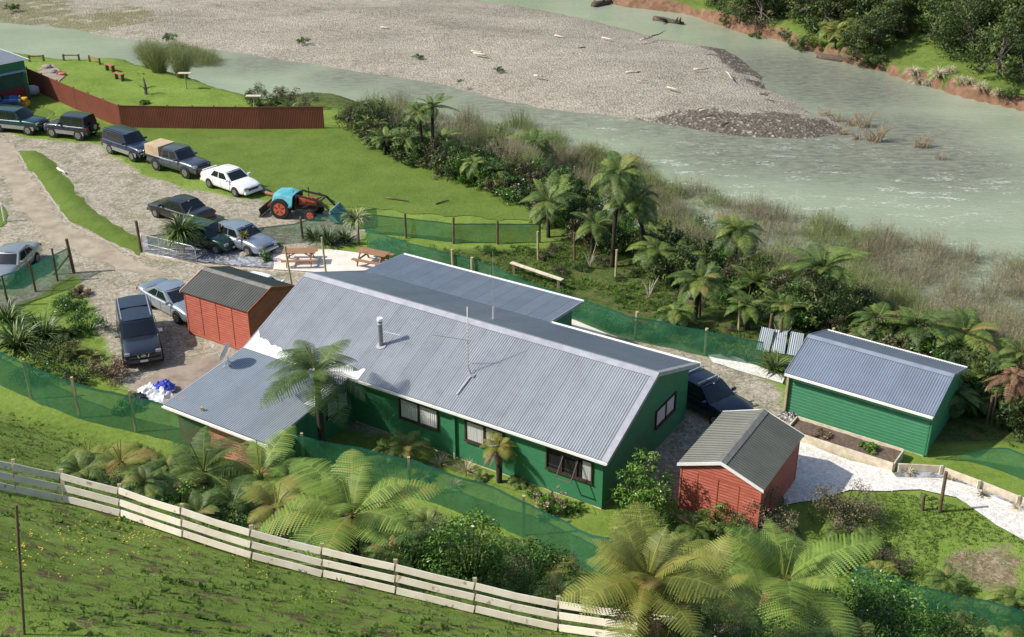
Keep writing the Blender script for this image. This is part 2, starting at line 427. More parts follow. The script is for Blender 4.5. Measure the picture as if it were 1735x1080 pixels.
BARP = [(-600, 20), (-100, 36), (0, 43), (60, 48), (110, 53), (160, 65), (230, 73), (300, 81), (380, 93), (450, 103), (520, 114), (600, 127), (660, 135), (720, 145), (780, 160),
        (850, 178), (900, 188), (960, 195), (1030, 203), (1100, 213), (1180, 226), (1260, 238), (1340, 243), (1400, 240), (1440, 232), (1455, 218), (1440, 205), (1395, 192), (1375, 178), (1345, 160),
        (1320, 150), (1310, 130), (1270, 100), (1240, 80), (1180, 72), (1120, 60), (1060, 44), (1000, 29), (940, 17), (880, 7), (830, 0), (760, -14), (600, -40), (300, -75), (-600, -90)]
def bar_mat():
    k = NT('river_gravel')
    vo = k.n('ShaderNodeTexVoronoi'); vo.inputs['Scale'].default_value = 4.5; k.l(k.tc.outputs['Object'], vo.inputs[0])
    sc = k.n('ShaderNodeSeparateColor'); k.l(vo.outputs['Color'], sc.inputs[0])
    f = k.math('ADD', k.math('MULTIPLY', sc.outputs[0], .2), k.math('ADD', k.math('MULTIPLY', k.noise(.09, 7, .72, stretch=(1, 2, 1)), .56), k.math('MULTIPLY', k.noise(1.5, 5, .8), .28)))
    c = k.ramp(f, [(.34, (.175, .155, .12)), (.5, (.31, .275, .22)), (.64, (.40, .36, .295)), (.8, (.64, .58, .50))])
    wc = k.ramp(sc.outputs[1], [(.2, (.095, .08, .063)), (.75, (.155, .13, .10)), (.93, (.23, .2, .165)), (.99, (.42, .39, .35))])
    wet = k.ramp(k.math('ADD', k.attr('wet'), k.math('MULTIPLY', k.math('SUBTRACT', k.noise(.3, 6, .75), .5), 2.1)), [(.42, (0, 0, 0)), (.58, (1, 1, 1))])
    c = k.mix(wet, c, wc)
    vg = k.ramp(k.math('ADD', k.attr('veg'), k.math('MULTIPLY', k.math('SUBTRACT', k.noise(.35, 7, .8, stretch=(1, 1.6, 1)), .5), 1.8)), [(.55, (0, 0, 0)), (.72, (.8, .8, .8))])
    c = k.mix(vg, c, k.ramp(k.noise(2, 5), [(.3, (.09, .1, .035)), (.7, (.22, .2, .09))]))
    k.col(c); k.bump(k.math('ADD', vo.outputs['Distance'], k.noise(1.2, 6, .8)), .9, .12); k.set(.9, 0, .2); return k.m
def build_bar():
    P = [at(*p, ZW)[:2] for p in BARP]
    def zf(x, y, d): return ZW-.25+min(.9, d*.22)+max(0, min(.8, (d-5)*.05))+nz(x, y, .12, 3)*.25*min(1, d/5)+nz(x, y, .6, 3)*.07*min(1, d/3)
    o = sheet('gravel_bar', P, 0, bar_mat(), 1.5, .5, zf, world=True, bstep=1.2)
    me = o.data; wet = []; veg = []
    wp = [(at(p, q, ZW), r) for p, q, r in ((1140, 218, 4), (1200, 217, 5), (1270, 224, 5.5), (1330, 226, 5), (1380, 222, 3.5), (1235, 88, 4), (1262, 105, 4.5), (1290, 125, 4.5), (1322, 142, 4))]
    vp = [(at(p, q, ZW), r) for p, q, r in ((20, 15, 14), (60, 32, 10), (130, 48, 8), (200, 40, 9), (0, 40, 8), (-60, 20, 16))]
    for vtx in me.vertices:
        p = Vector((vtx.co.x, vtx.co.y, ZW))
        wv = max(0, 1.1-(p-wp[0][0]).length/wp[0][1])
        for q, r in wp: wv = max(wv, 1.25-(p-q).length/r)
        d = me.attributes['edge'].data[vtx.index].value
        wv = max(wv, .85-d/1.1); wet.append(min(1, wv))
        veg.append(max([0]+[min(.75, 1.1-(p-q).length/r) for q, r in vp]))
    for n, d in (('wet', wet), ('veg', veg)): me.attributes.new(n, 'FLOAT', 'POINT').data.foreach_set('value', d)
build_bar()
def barz(x, y):
    P = BARW; d = dist_edge(x, y, P)
    return ZW-.25+min(.9, d*.22)+max(0, min(.8, (d-5)*.05))+nz(x, y, .12, 3)*.25*min(1, d/5)
BARW = [at(*p, ZW)[:2] for p in BARP]

# ------------------------------------------------------------------ building helpers
class Frame:
    """a building's own axes: origin on the ground, x along it, y across it"""
    def __init__(s, x, y, rz, z=0): s.o = Vector((x, y, z)); s.rz = rz; s.M = Matrix.Translation(s.o) @ Matrix.Rotation(rz, 4, 'Z'); s.I = s.M.inverted()
    def hit(s, px, py, p0, nrm):
        """where the bearing meets a plane given in the building's axes"""
        o = s.I @ Vector((0, 0, CAMH)); d = s.I.to_3x3() @ ray(px, py); n = Vector(nrm)
        t = (Vector(p0)-o).dot(n)/d.dot(n); return o+d*t
def corr(mb, x0, x1, prof, pitch=.11, amp=.02, per=6, trap=False, fold=None):
    n = int((x1-x0)/pitch*per); ns = len(prof); vs = []
    for i in range(n+1):
        x = x0+(x1-x0)*i/n; ph = x/pitch
        if trap:
            fr = ph % 1.0; o = amp if fr < .28 else (0 if .36 < fr < .92 else amp*.5)
        else: o = amp*cos(2*pi*ph)
        for y, z in prof: vs.append((x, y, z+o))
    return mb.add(vs, [(i*ns+j, i*ns+j+1, (i+1)*ns+j+1, (i+1)*ns+j) for i in range(n) for j in range(ns-1)])
def roof_mat(name, c1, c2, lap=.76, rust=.0, metal=.3, rough=.45, pan=0, lapk=.3):
    k = NT(name); n = k.noise(.9, 6, .7); n2 = k.noise(7, 5, .7, stretch=(3, .35, 1))
    c = k.ramp(k.math('ADD', k.math('MULTIPLY', n, .6), k.math('MULTIPLY', n2, .4)), [(.35, c1), (.65, c2)])
    sx0 = k.n('ShaderNodeSeparateXYZ'); k.l(k.tc.outputs['Object'], sx0.inputs[0]); wn_ = k.n('ShaderNodeTexWhiteNoise', noise_dimensions='1D'); k.l(k.math('FLOOR', k.math('DIVIDE', k.math('ADD', sx0.outputs[0], .385), .77)), wn_.inputs['W'])
    c = k.mix(k.math('MULTIPLY', wn_.outputs['Value'], .22), c, tuple(q*.62 for q in c1))
    if rust: c = k.mix(k.ramp(k.noise(1.7, 7, .8), [(.52, (0, 0, 0)), (.75, (rust,)*3)]), c, (.26, .19, .17))
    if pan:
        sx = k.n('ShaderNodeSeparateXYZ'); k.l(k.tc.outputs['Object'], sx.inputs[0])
        cw = k.math('COSINE', k.math('MULTIPLY', sx.outputs[0], 2*pi/.11)); c = k.mix(k.math('MULTIPLY', k.math('SUBTRACT', 1, cw), pan), c, (.12, .125, .14))  # rib shading put into the colour: pans darkened so the ribs read
    if lap:
        sx = k.n('ShaderNodeSeparateXYZ'); k.l(k.tc.outputs['Object'], sx.inputs[0])
        fr = k.math('FRACT', k.math('DIVIDE', sx.outputs[0], lap))
        ln = k.math('LESS_THAN', k.math('ABSOLUTE', k.math('SUBTRACT', fr, .5)), .022)
        c = k.mix(k.math('MULTIPLY', ln, lapk), c, (.07, .075, .09))
    k.col(c); k.set(rough, metal, .5); k.bump(n2, .15, .01); return k.m
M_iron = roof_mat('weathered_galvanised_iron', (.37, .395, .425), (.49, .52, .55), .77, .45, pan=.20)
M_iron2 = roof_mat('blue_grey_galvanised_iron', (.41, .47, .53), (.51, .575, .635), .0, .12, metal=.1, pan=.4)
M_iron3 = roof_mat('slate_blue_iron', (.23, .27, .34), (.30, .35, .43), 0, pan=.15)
M_cap = mat('grey_flashing', (.33, .34, .38), (.45, .45, .49), 2, .5, .3)
M_cap3 = mat('slate_flashing', (.24, .28, .35), (.32, .36, .43), 2, .5, .3)
M_steel = roof_mat('dark_grey_green_steel', (.082, .086, .072), (.12, .124, .105), 0, 0, .15, .5)
M_steelcap = mat('grey_ridge_steel', (.16, .155, .14), (.24, .235, .21), 4, .5, .2)
M_white = mat('white_paint', (.78, .77, .74), (.86, .85, .82), 3, .5)
M_sealant = mat('white_sealant', (.8, .8, .82), (.9, .9, .9), 3, .6)
M_green = mat('green_wall_paint', (.038, .175, .08), (.052, .225, .105), 2.5, .55, bump=.1, bscale=20, stretch=(1, 1, 8))
M_green2 = mat('green_board_paint', (.04, .185, .09), (.054, .235, .115), 2.5, .5, stretch=(1, 1, 6))
M_dkbrown = mat('dark_brown_joinery', (.035, .022, .018), (.07, .045, .035), 6, .6)
M_red = mat('orange_red_stained_boards', (.36, .085, .055), (.58, .19, .13), 3.0, .7, stretch=(.6, .6, 9), bump=.2)
M_reddk = mat('red_stained_frame', (.33, .06, .03), (.42, .09, .04), 5, .7)
M_timber = mat('pale_sawn_timber', (.50, .42, .30), (.74, .66, .52), 3, .8, stretch=(1, 1, 1), bump=.2)
M_tan = mat('treated_pine_post', (.36, .29, .16), (.52, .44, .26), 6, .85, stretch=(1, 1, .3), bump=.2)
M_oldpost = mat('old_brown_post', (.09, .06, .035), (.19, .13, .08), 7, .9, stretch=(1, 1, .3), bump=.3)
M_black = mat('unlit_room_black', (.008, .008, .008), None, rough=.9)
M_galv = mat('galvanised_pipe', (.45, .46, .47), (.6, .61, .62), 8, .4, .6)
M_curtain = mat('white_curtain', (.72, .72, .7), (.85, .85, .83), 8, .9, stretch=(1, 1, .1))
M_brick = mat('pink_brick', (.36, .16, .10), (.5, .25, .17), 9, .9)
def glass_mat():
    k = NT('window_glass'); k.col((.02, .025, .03)); k.set(.03, 0, .6)
    t = k.n('ShaderNodeBsdfTransparent'); m = k.n('ShaderNodeMixShader'); m.inputs[0].default_value = .16
    k.l(t.outputs[0], m.inputs[1]); k.l(k.b.outputs[0], m.inputs[2]); k.l(m.outputs[0], k.t.nodes['Material Output'].inputs[0]); return k.m
M_glass = glass_mat()

def lap_wall(mb, o, d, n, ext, z0, z1, h=.13, proud=.016):
    """overlapping boards; ext(z) gives the two ends of the wall at height z"""
    o, d, n = Vector(o), Vector(d), Vector(n); z = z0
    while z < z1-.005:
        zt = min(z+h, z1); a0, b0 = ext(z); a1, b1 = ext(zt)
        if b1-a1 < .02: a1 = b1 = (a1+b1)/2
        P = lambda a, zz, pr: o+d*a+n*pr+Vector((0, 0, zz))
        vs = [P(a0, z, proud), P(b0, z, proud), P(b1, zt, 0.002), P(a1, zt, 0.002), P(a0, z, 0), P(b0, z, 0)]
        mb.add(vs, [(0, 1, 2, 3), (4, 5, 1, 0)])
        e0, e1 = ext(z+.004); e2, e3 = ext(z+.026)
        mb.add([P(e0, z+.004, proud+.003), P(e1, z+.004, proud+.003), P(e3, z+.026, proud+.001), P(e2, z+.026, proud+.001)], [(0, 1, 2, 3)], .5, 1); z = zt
def prism(mb, poly, axis, a, b, mi=0):
    """extrude a polygon; axis 'x': poly in (y,z), 'y': poly in (x,z)"""
    f = (lambda t, p: (t, p[0], p[1])) if axis == 'x' else (lambda t, p: (p[0], t, p[1]))
    n = len(poly); vs = [f(a, p) for p in poly]+[f(b, p) for p in poly]
    return mb.add(vs, [tuple(range(n)), tuple(range(n, 2*n))[::-1]]+[(i, (i+1) % n, n+(i+1) % n, n+i) for i in range(n)], .5, mi)
def window(root, c, wd, ht, face, panes=2, curtain=(0, 1), mf=None, cm=None, gap=None, label=None):
    """face '-y' or '+x'; c is the centre on the wall plane"""
    R = Matrix.Translation(c) @ (Matrix.Identity(4) if face == '-y' else Matrix.Rotation(pi/2, 4, 'Z'))
    mf = mf or M_dkbrown; w2, h2, t = wd/2, ht/2, .055
    fr = MB(); fr.M = R
    for a, b in ((-w2-t, -w2), (w2, w2+t)): fr.box(a, b, -.07, 0, -h2-t, h2+t)
    for a, b in ((-h2-t, -h2), (h2, h2+t)): fr.box(-w2, w2, -.07, 0, a, b)
    fo = fr.build('window', mf, root)
    for i in range(1, panes):
        ml = MB(); ml.M = R; x = -w2+wd*i/panes; ml.box(x-.035, x+.035, -.065, -.006, -h2, h2); ml.build('mullion', mf, fo)
    pn = MB(); pn.M = R; pn.add([(-w2, -.045, -h2), (w2, -.045, -h2), (w2, -.045, h2), (-w2, -.045, h2)], [(0, 1, 2, 3)]); pn.build('pane', M_glass, fo)
    bk = MB(); bk.M = R; bk.add([(-w2, -.004, -h2), (w2, -.004, -h2), (w2, -.004, h2), (-w2, -.004, h2)], [(0, 1, 2, 3)]); bk.build('black_room_panel', M_black, fo)  # black panel on the wall stands in for the unlit room
    if curtain:
        for (a, b) in curtain:
            cu = MB(); cu.M = R; n = 40; vs = []
            for i in range(n+1):
                x = -w2+wd*(a+(b-a)*i/n); o = -.02+.010*sin(i*1.25)+.004*sin(i*.5)
                vs += [(x, o, -h2+.01), (x, o, h2-.01)]
            cu.add(vs, [(2*i, 2*i+2, 2*i+3, 2*i+1) for i in range(n)]); cu.build('curtain', cm or M_curtain, fo)
    sl_ = MB(); sl_.M = R; sl_.box(-w2-t-.02, w2+t+.02, -.11, 0, -h2-t-.035, -h2-t-.003); sl_.build('sill', mf, fo)
    return fo

# ------------------------------------------------------------------ the long green house
HF = Frame(5.91, 41.27, YAW)
house = empty('house', (5.91, 41.27, 0), YAW, 'long green house with a weathered corrugated iron gable roof and a lean-to', 'house')
def slope_front(y): return 4.40+.43*y
mb = MB(); corr(mb, -12.6, 0, [(-4.3, 2.55), (0, 4.4)]); corr(mb, -18.5, -12.6, [(-4.6, 2.42), (0, 4.4)])
RF = mb.build('roof', M_iron, house, smooth=True)
mb = MB(); corr(mb, -18.5, -7.56, [(0, 4.4), (4.26, 2.84)]); corr(mb, -7.56, 0, [(0, 4.4), (4.26, 2.84)])
tag(mb.build('back_roof', roof_mat('shade_tinted_iron', (.33, .35, .40), (.42, .445, .49), .77, .2, pan=.15, lapk=.62), house, smooth=True), 'far slope of the iron roof')  # far slope's shade put into a darker copy of the roof iron
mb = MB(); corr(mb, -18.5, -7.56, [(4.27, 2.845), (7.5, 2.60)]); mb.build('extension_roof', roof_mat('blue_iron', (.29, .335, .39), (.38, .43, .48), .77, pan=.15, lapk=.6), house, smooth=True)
mb = MB(); corr(mb, -18.5, -12.6, [(-9.5, 1.92), (-4.5, 2.46)]); tag(mb.build('lean_to_roof', M_iron2, house, smooth=True), 'pale blue-grey low pitched lean-to roof')
# ridge cap, barges, valley
mb = MB()
prism(mb, [(-.26, 4.312), (0, 4.43), (.26, 4.33), (.26, 4.345), (0, 4.448), (-.26, 4.327)], 'x', -18.5, .03)
mb.build('ridge_cap', M_cap, house)
mb = MB()
for x in (-.16, ): prism(mb, [(-4.34, 2.56), (0, 4.425), (4.3, 2.865), (4.3, 2.70), (0, 4.26), (-4.34, 2.40)], 'x', .0, .035)
for s_ in (-1, 1):
    pr = [(-4.33, 2.57), (0, 4.435)] if s_ < 0 else [(0, 4.435), (4.28, 2.875)]
    mb.add([(-.2, pr[0][0], pr[0][1]), (.034, pr[0][0], pr[0][1]), (.034, pr[1][0], pr[1][1]), (-.2, pr[1][0], pr[1][1])], [(0, 1, 2, 3)])
mb.build('bargeboard', M_cap, house)
mb = MB(); prism(mb, [(-9.52, 1.94), (-4.6, 2.45), (0, 4.43), (4.3, 2.87), (7.52, 2.62), (7.52, 2.5), (4.3, 2.74), (0, 4.28), (-4.6, 2.3), (-9.52, 1.82)], 'x', -18.53, -18.50)
mb.build('bargeboard', M_cap, house)
mb = MB(); prism(mb, [(4.3, 2.87), (7.52, 2.63), (7.52, 2.5), (4.3, 2.72)], 'x', -7.56, -7.53); mb.build('bargeboard', M_cap, house)
mb = MB(); prism(mb, [(-9.52, 1.94), (-4.6, 2.45), (-4.6, 2.36), (-9.52, 1.85)], 'x', -12.6, -12.57); mb.build('bargeboard', M_iron2, house)
# white patch of sealant over the lean-to joint: ragged strip
def patch(name, x0, x1, yf0, yf1, zf, seedv, lift=.022):
    n = 90; vs = []; m = 4
    for i in range(n+1):
        x = x0+(x1-x0)*i/n; lo = yf0(x); hi = yf1(x)+.3*nz(x, 0, 1.6, seedv)+.10*nz(x, 0, 6, seedv)
        if hi < lo+.05: hi = lo+.05
        for j in range(m+1):
            y = lo+(hi-lo)*j/m; vs.append((x, y, zf(y)+lift))
    p_ = MB(); p_.add(vs, [(i*(m+1)+j, (i+1)*(m+1)+j, (i+1)*(m+1)+j+1, i*(m+1)+j+1) for i in range(n) for j in range(m)])
    return p_.build(name, M_sealant, house)
zmain = lambda y: 4.4+.4304*y if y > -4.6 else 2.46+.108*(y+4.5)
patch('white_flashing', -18.45, -15.9, lambda x: -4.62, lambda x: -4.0+.5*max(0, (-17.6-x)), zmain, 3)
patch('white_flashing', -16.0, -14.2, lambda x: -4.62, lambda x: -4.25, zmain, 8)
patch('white_flashing', -14.0, -12.1, lambda x: -4.38 if x > -12.6 else -4.60, lambda x: -3.85, lambda y: 4.4+.4304*y, 13)
patch('white_flashing', -13.1, -12.6, lambda x: -6.7, lambda x: -4.75, lambda y: 2.46+.108*(y+4.5), 5, .02)
# walls
mb = MB(); fy = -3.98
mb.box(-18.2, -.32, fy, fy+.12, .12, 2.60)
prism(mb, [(fy+.13, .12), (3.95, .12), (3.95, 2.86), (0, 4.25), (fy+.13, 2.58)], 'x', -.44, -.32)
prism(mb, [(fy+.13, .12), (7.05, .12), (7.05, 2.5), (4.2, 2.72), (0, 4.25), (fy+.13, 2.58)], 'x', -18.2, -18.08)
mb.box(-7.9, -.46, 3.83, 3.95, .12, 2.84); mb.box(-18.06, -7.9, 6.93, 7.05, .12, 2.5); mb.box(-8.02, -7.9, 3.97, 6.91, .12, 2.6)
WALL = mb.build('wall', M_green, house)
mb = MB()
for z in (.75, 1.35, 1.95): mb.box(-12.7, -.3, fy-.006, fy-.0, z, z+.012)
mb.build('wall_batten', M_green, house)
mb = MB(); mb.box(-12.7, -.36, fy+.05, fy+.1, -.1, .118); mb.box(-.47, -.37, fy+.12, 3.9, -.1, .118); mb.build('foundation', M_timber, house)
mb = MB(); mb.box(-12.97, -12.85, -9.1, fy-.002, -.1, 1.9); prism(mb, [(-9.1, 1.91), (fy-.002, 1.91), (fy-.002, 2.42), (-4.6, 2.38), (-9.1, 1.9)], 'x', -12.97, -12.85)
tag(mb.build('lean_to_wall', M_green, house), 'shaded green side wall of the lean-to')
mb = MB(); mb.box(-18.2, -12.98, -9.1, -8.98, -.1, 1.88); mb.box(-18.2, -18.08, -8.96, fy-.01, -.1, 2.0); tag(mb.build('lean_to_wall', M_brick, house), 'low reddish front wall of the lean-to')
# soffit and gutters
mb = MB(); mb.add([(-12.58, -4.28, 2.50), (-.05, -4.28, 2.50), (-.05, fy, 2.62), (-12.58, fy, 2.62)], [(0, 1, 2, 3)]); mb.build('soffit', M_green, house)
def gutter(root, x0, x1, y, z, m=None, r=.055, out=-1):
    g = MB(); g.box(x0, x1, y+out*.11, y+out*.10, z-.1, z+.0); g.box(x0, x1, y+out*.10, y, z-.1, z-.09); g.box(x0, x1, y-.005, y+.005, z-.1, z-.02)
    return g.build('gutter', m or M_white, root)
gutter(house, -12.5, .02, -4.32, 2.56); gutter(house, -18.5, -12.6, -9.52, 1.92); gutter(house, -7.5, .02, 4.28, 2.87, out=1); gutter(house, -18.5, -7.56, 7.52, 2.63, out=1)
# windows
def wfront(x0, y0, x1, y1, **k):
    a = HF.hit(x0, y0, (0, fy, 0), (0, 1, 0)); b = HF.hit(x1, y1, (0, fy, 0), (0, 1, 0)); wd = b.x-a.x
    return a, b, wd
for (p, q, panes, cur) in (((678, 676), (742, 722), 2, ((.02, .47), (.53, .98))), ((790, 710), (853, 752), 2, ((.02, .46), (.54, .98))), ((928, 764), (1002, 812), 3, ((.8, .99),))):
    a, b, wd = wfront(*p, *q)
    zt, zb = 2.08, max(.95, min(1.2, b.z))
    window(house, ((a.x+b.x)/2, fy, (zt+zb)/2), wd, zt-zb, '-y', panes, cur)
a, b, wd = wfront(928, 764, 1002, 812)
wm = MB(); wm.M = Matrix.Translation(((a.x+b.x)/2+.1, fy-.06, 2.08)) @ Matrix.Rotation(radians(-38), 4, 'X')
for (x0, x1, z0, z1) in ((-.35, -.31, -1.0, 0), (.31, .35, -1.0, 0), (-.31, .31, -1.0, -.96), (-.31, .31, -.04, 0)): wm.box(x0, x1, -.02, .02, z0, z1)
tag(wm.build('open_sash', M_dkbrown, house), 'top hung window sash propped open')
for (p, q) in (((1112, 690), (1143, 676)),):
    a = HF.hit(*p, (-.32, 0, 0), (1, 0, 0)); b = HF.hit(*q, (-.32, 0, 0), (1, 0, 0))
    window(house, (-.32, (a.y+b.y)/2, 1.75), abs(b.y-a.y), .75, '+x', 2, ((.05, .48), (.55, .95)))
a = HF.hit(556, 726, (-12.85, 0, 0), (1, 0, 0)); b = HF.hit(590, 700, (-12.85, 0, 0), (1, 0, 0))
window(house, (-12.85, (a.y+b.y)/2, 1.4), max(.8, abs(b.y-a.y)), .7, '+x', 2, ((.02, .98),))
# brown corner and fascia detail, downpipe
dp = HF.hit(771, 720, (0, fy, 0), (0, 1, 0))
mb = MB(); mb.tube([(dp.x, fy-.07, 2.3), (dp.x, fy-.07, .1)], .04); mb.box(dp.x-.06, dp.x+.06, fy-.11, fy, .3, 2.35)
mb.build('downpipe', M_green, house)
mb = MB(); mb.tube([(dp.x, fy-.09, .35), (dp.x, fy-.09, .02)], .045, 8); mb.build('downpipe_foot', M_white, house)
# flue
c = HF.hit(646, 586, (0, 0, 4.4), (0, -.43, 1)); top = 1.35
mb = MB(); mb.tube([(c.x, c.y, c.z-.05), (c.x, c.y, c.z+top-.12)], .10, 16); fl = mb.build('flue', mat('dull_grey_steel', (.16, .17, .18), (.26, .27, .29), 5, .45, .5), house, smooth=False)
mb = MB(); mb.disc((c.x, c.y, c.z+top-.05), (0, 0, 1), .135, 18, .12); mb.disc((c.x, c.y, c.z+top-.25), (0, 0, 1), .115, 16, .03); mb.build('flue_cap', M_white, fl)
mb = MB(); mb.tube([(c.x+.1, c.y, c.z+.75), (c.x+1.0, c.y+.1, c.z+.75), (c.x+1.0, c.y+.1, slope_front(c.y+.1))], .012, 6); mb.build('flue_stay', M_galv, fl)
mb = MB(); mb.disc((c.x, c.y, c.z+.02), (0, -.4, 1), .24, 14, .04); mb.build('flue_boot', M_cap, fl)
# television aerial mast and its arm
c = HF.hit(799, 637, (0, 0, 4.4), (0, -.43, 1)); M_alu = mat('dull_aluminium', (.42, .38, .34), (.55, .5, .46), 8, .5, .4)
mb = MB(); tp = Vector((c.x-.32, c.y+.25, c.z+3.05)); mb.tube([c, c+Vector((-.22, .06, .35)), tp], [.03, .028, .022], 8)
ae = mb.build('aerial_mast', M_alu, house, smooth=True)
md = c.lerp(tp, .52)
mb = MB(); mb.beam(md+Vector((.05, 0, 0)), md+Vector((-1.45, -.65, .15)), .035, .035)
mb.build('aerial_arm', M_alu, ae)
mb = MB(); e_ = Vector((c.x-.05, c.y-1.05, slope_front(c.y-1.05)+.05)); mb.beam(c+Vector((0, 0, .05)), e_, .06, .04); mb.box(c.x-.16, c.x+.16, c.y-.1, c.y+.1, c.z-.0, c.z+.07)
mb.build('aerial_bracket', M_galv, ae)
# whip aerial on the far slope
c = HF.hit(836, 541, (0, 0, 4.4), (0, .366, 1))
mb = MB(); mb.tube([c-Vector((0, 0, .05)), c+Vector((0, 0, .6))], .06, 10); wa = mb.build('whip_aerial_base', M_galv, house)
mb = MB(); mb.tube([c+Vector((0, 0, .6)), c+Vector((0, 0, 3.3))], [.016, .008], 6); mb.build('whip_aerial', M_alu, wa)
# satellite dish on the lean-to roof
c = HF.hit(388, 621, (0, -4.5, 2.46), (0, -.108, 1))
mb = MB(); mb.tube([c, c+Vector((0, 0, .5))], .03, 8)
for dx, dy in ((.35, 0), (-.1, -.3), (-.1, .3)): mb.tube([c+Vector((0, 0, .3)), c+Vector((dx, dy, .0))], .015, 6)
sd = mb.build('satellite_dish_stand', M_galv, house)
R = Matrix.Translation(c+Vector((-.08, 0, .68))) @ Matrix.Rotation(radians(20), 4, 'Z') @ Matrix.Rotation(radians(-68), 4, 'Y')
mb = MB(); mb.M = R; vs = [(0, 0, 0)]; fs = []
for r_ in range(1, 6):
    for q in range(24): a_ = 2*pi*q/24; rr = .46*r_/5; vs.append((rr*cos(a_), rr*sin(a_), .42*rr*rr))
for q in range(24): fs.append((0, 1+q, 1+(q+1) % 24))
for r_ in range(4):
    for q in range(24): fs.append((1+r_*24+q, 1+(r_+1)*24+q, 1+(r_+1)*24+(q+1) % 24, 1+r_*24+(q+1) % 24))
mb.add(vs, fs); o = mb.build('satellite_dish', mat('grey_dish_paint', (.42, .43, .43), (.5, .5, .5), 4, .5), sd, smooth=True)
sm_ = o.modifiers.new('t', 'SOLIDIFY'); sm_.thickness = .015
mb = MB(); mb.M = R; mb.tube([(-.44, 0, .05), (0, 0, .62)], .014, 6); mb.box(-.06, .06, -.05, .05, .6, .7); mb.build('dish_arm', M_white, sd)

# ------------------------------------------------------------------ sheds
def shed(name, label, cx, cy, rz, hl, w_, he, hr, rm, wm_, capm, ovx=.12, ovy=.14, trap=True, h=.13, white_gutter=False, barge=None, doors=(), corner=None, base=.0, edgem=None):
    root = empty(name, (cx, cy, T(cx, cy)), rz, label, 'shed')
    for s_ in (-1, 1):
        m_ = MB(); corr(m_, -hl, hl, [(s_*w_, he), (0, hr)], .15 if trap else .11, .022 if trap else .016, 14 if trap else 6, trap)
        m_.build('roof', rm, root, smooth=not trap)
    sl_ = (hr-he)/w_
    m_ = MB(); prism(m_, [(-.2, hr-.2*sl_+.026), (0, hr+.036), (.2, hr-.2*sl_+.026), (.2, hr-.2*sl_+.04), (0, hr+.05), (-.2, hr-.2*sl_+.04)], 'x', -hl-.01, hl+.01)
    m_.build('ridge_cap', capm, root)
    for s_ in (-1, 1):
        m_ = MB(); a_, b_ = (hl, hl+.03) if s_ > 0 else (-hl-.03, -hl)
        prism(m_, [(-w_, he+.03), (0, hr+.045), (w_, he+.03), (w_, he-.10), (0, hr-.10), (-w_, he-.10)], 'x', a_, b_)
        m_.build('bargeboard', barge or capm, root)
    wx, wy = hl-ovx, w_-ovy; zt = he+ovy*sl_-.03; zr = hr-.05
    m_ = MB()
    for s_ in (-1, 1): lap_wall(m_, (0, s_*wy, 0), (1, 0, 0), (0, s_, 0), lambda z: (-wx, wx), .06, zt, h)
    ge = lambda z: (-wy, wy) if z <= zt else (-wy*max(0, (zr-z)/(zr-zt)), wy*max(0, (zr-z)/(zr-zt)))
    for s_ in (-1, 1): lap_wall(m_, (s_*wx, 0, 0), (0, 1, 0), (s_, 0, 0), ge, .06, zr, h)
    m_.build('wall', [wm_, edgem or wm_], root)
    m_ = MB(); m_.box(-wx+.01, wx-.01, -wy+.01, wy-.01, -.12, .058); m_.build('floor_frame', barge if barge and not white_gutter else M_timber, root)
    c_ = .03
    for sx in (-1, 1):
        for sy in (-1, 1):
            m_ = MB(); m_.box(sx*wx-c_, sx*wx+c_, sy*wy-c_, sy*wy+c_, .0, zt-.005); m_.build('corner_post', corner or wm_, root)
    for (face, p, wid, zb, zt_) in doors:
        m_ = MB(); R_ = Matrix.Identity(4) if face == '-y' else (Matrix.Rotation(-pi/2, 4, 'Z') if face == '-x' else Matrix.Rotation(pi/2, 4, 'Z'))
        off = wy if face == '-y' else wx
        m_.M = R_
        for a_ in (p-wid/2, p+wid/2): m_.box(a_-.012, a_+.012, -off-.024, -off, zb, zt_)
        if wid > 0: m_.box(p-wid/2, p+wid/2, -off-.024, -off, zt_, zt_+.024)
        m_.build('door' if wid > .3 else 'wall_joint', M_reddk if wid <= .3 else M_reddk, root)
    if white_gutter:
        gutter(root, -hl, hl, -w_-.01, he+.0, r=.06); gutter(root, -hl, hl, w_+.01, he, out=1)
    return root
g = shed('garden_shed', 'red boarded shed with dark grey roof beside the silver coupe', -13.763, 53.453, -.553, 2.249, 1.776, 2.436, 3.047, M_steel, M_red, M_steelcap, edgem=mat('red_board_painted_shade', (.26, .045, .03), (.36, .07, .045), 4, .8),  # edge strip: shadow line under each board, painted as a darker red
     barge=M_reddk, doors=(('-y', -1.06, .0, .2, 2.3), ('-y', .0, .0, .2, 2.3), ('-y', 1.06, .0, .2, 2.3)))
m_ = MB(); prism(m_, [(-1.776, 2.48), (0, 3.10), (1.776, 2.48), (1.776, 2.36), (0, 2.98), (-1.776, 2.36)], 'x', -2.31, -2.281); m_.build('bargeboard', M_timber, g)
shed('garden_shed', 'red boarded shed with double doors on its gable beside the white shell path', 9.089, 39.127, -.552+pi/2, 2.252, 1.761, 2.169, 2.813, M_steel, M_red, M_steelcap, edgem=mat('red_board_painted_shade', (.26, .045, .03), (.36, .07, .045), 4, .8),
     barge=M_white, doors=(('-x', .35, .85, .1, 1.95), ('-x', -.5, .85, .1, 1.95)))
gs = shed('workshop_shed', 'green weatherboard shed with slate blue iron roof behind the planter box', 16.153, 45.456, -.601, 3.25, 2.497, 2.205, 3.005, M_iron3, M_green2, M_cap3, ovx=.15, ovy=.3, edgem=mat('painted_edge_highlight', (.12, .34, .20), (.17, .42, .26), 4, .6),  # edge strip: light caught on each board lip, painted as a paler green
     trap=False, h=.155, white_gutter=True, barge=M_cap3)
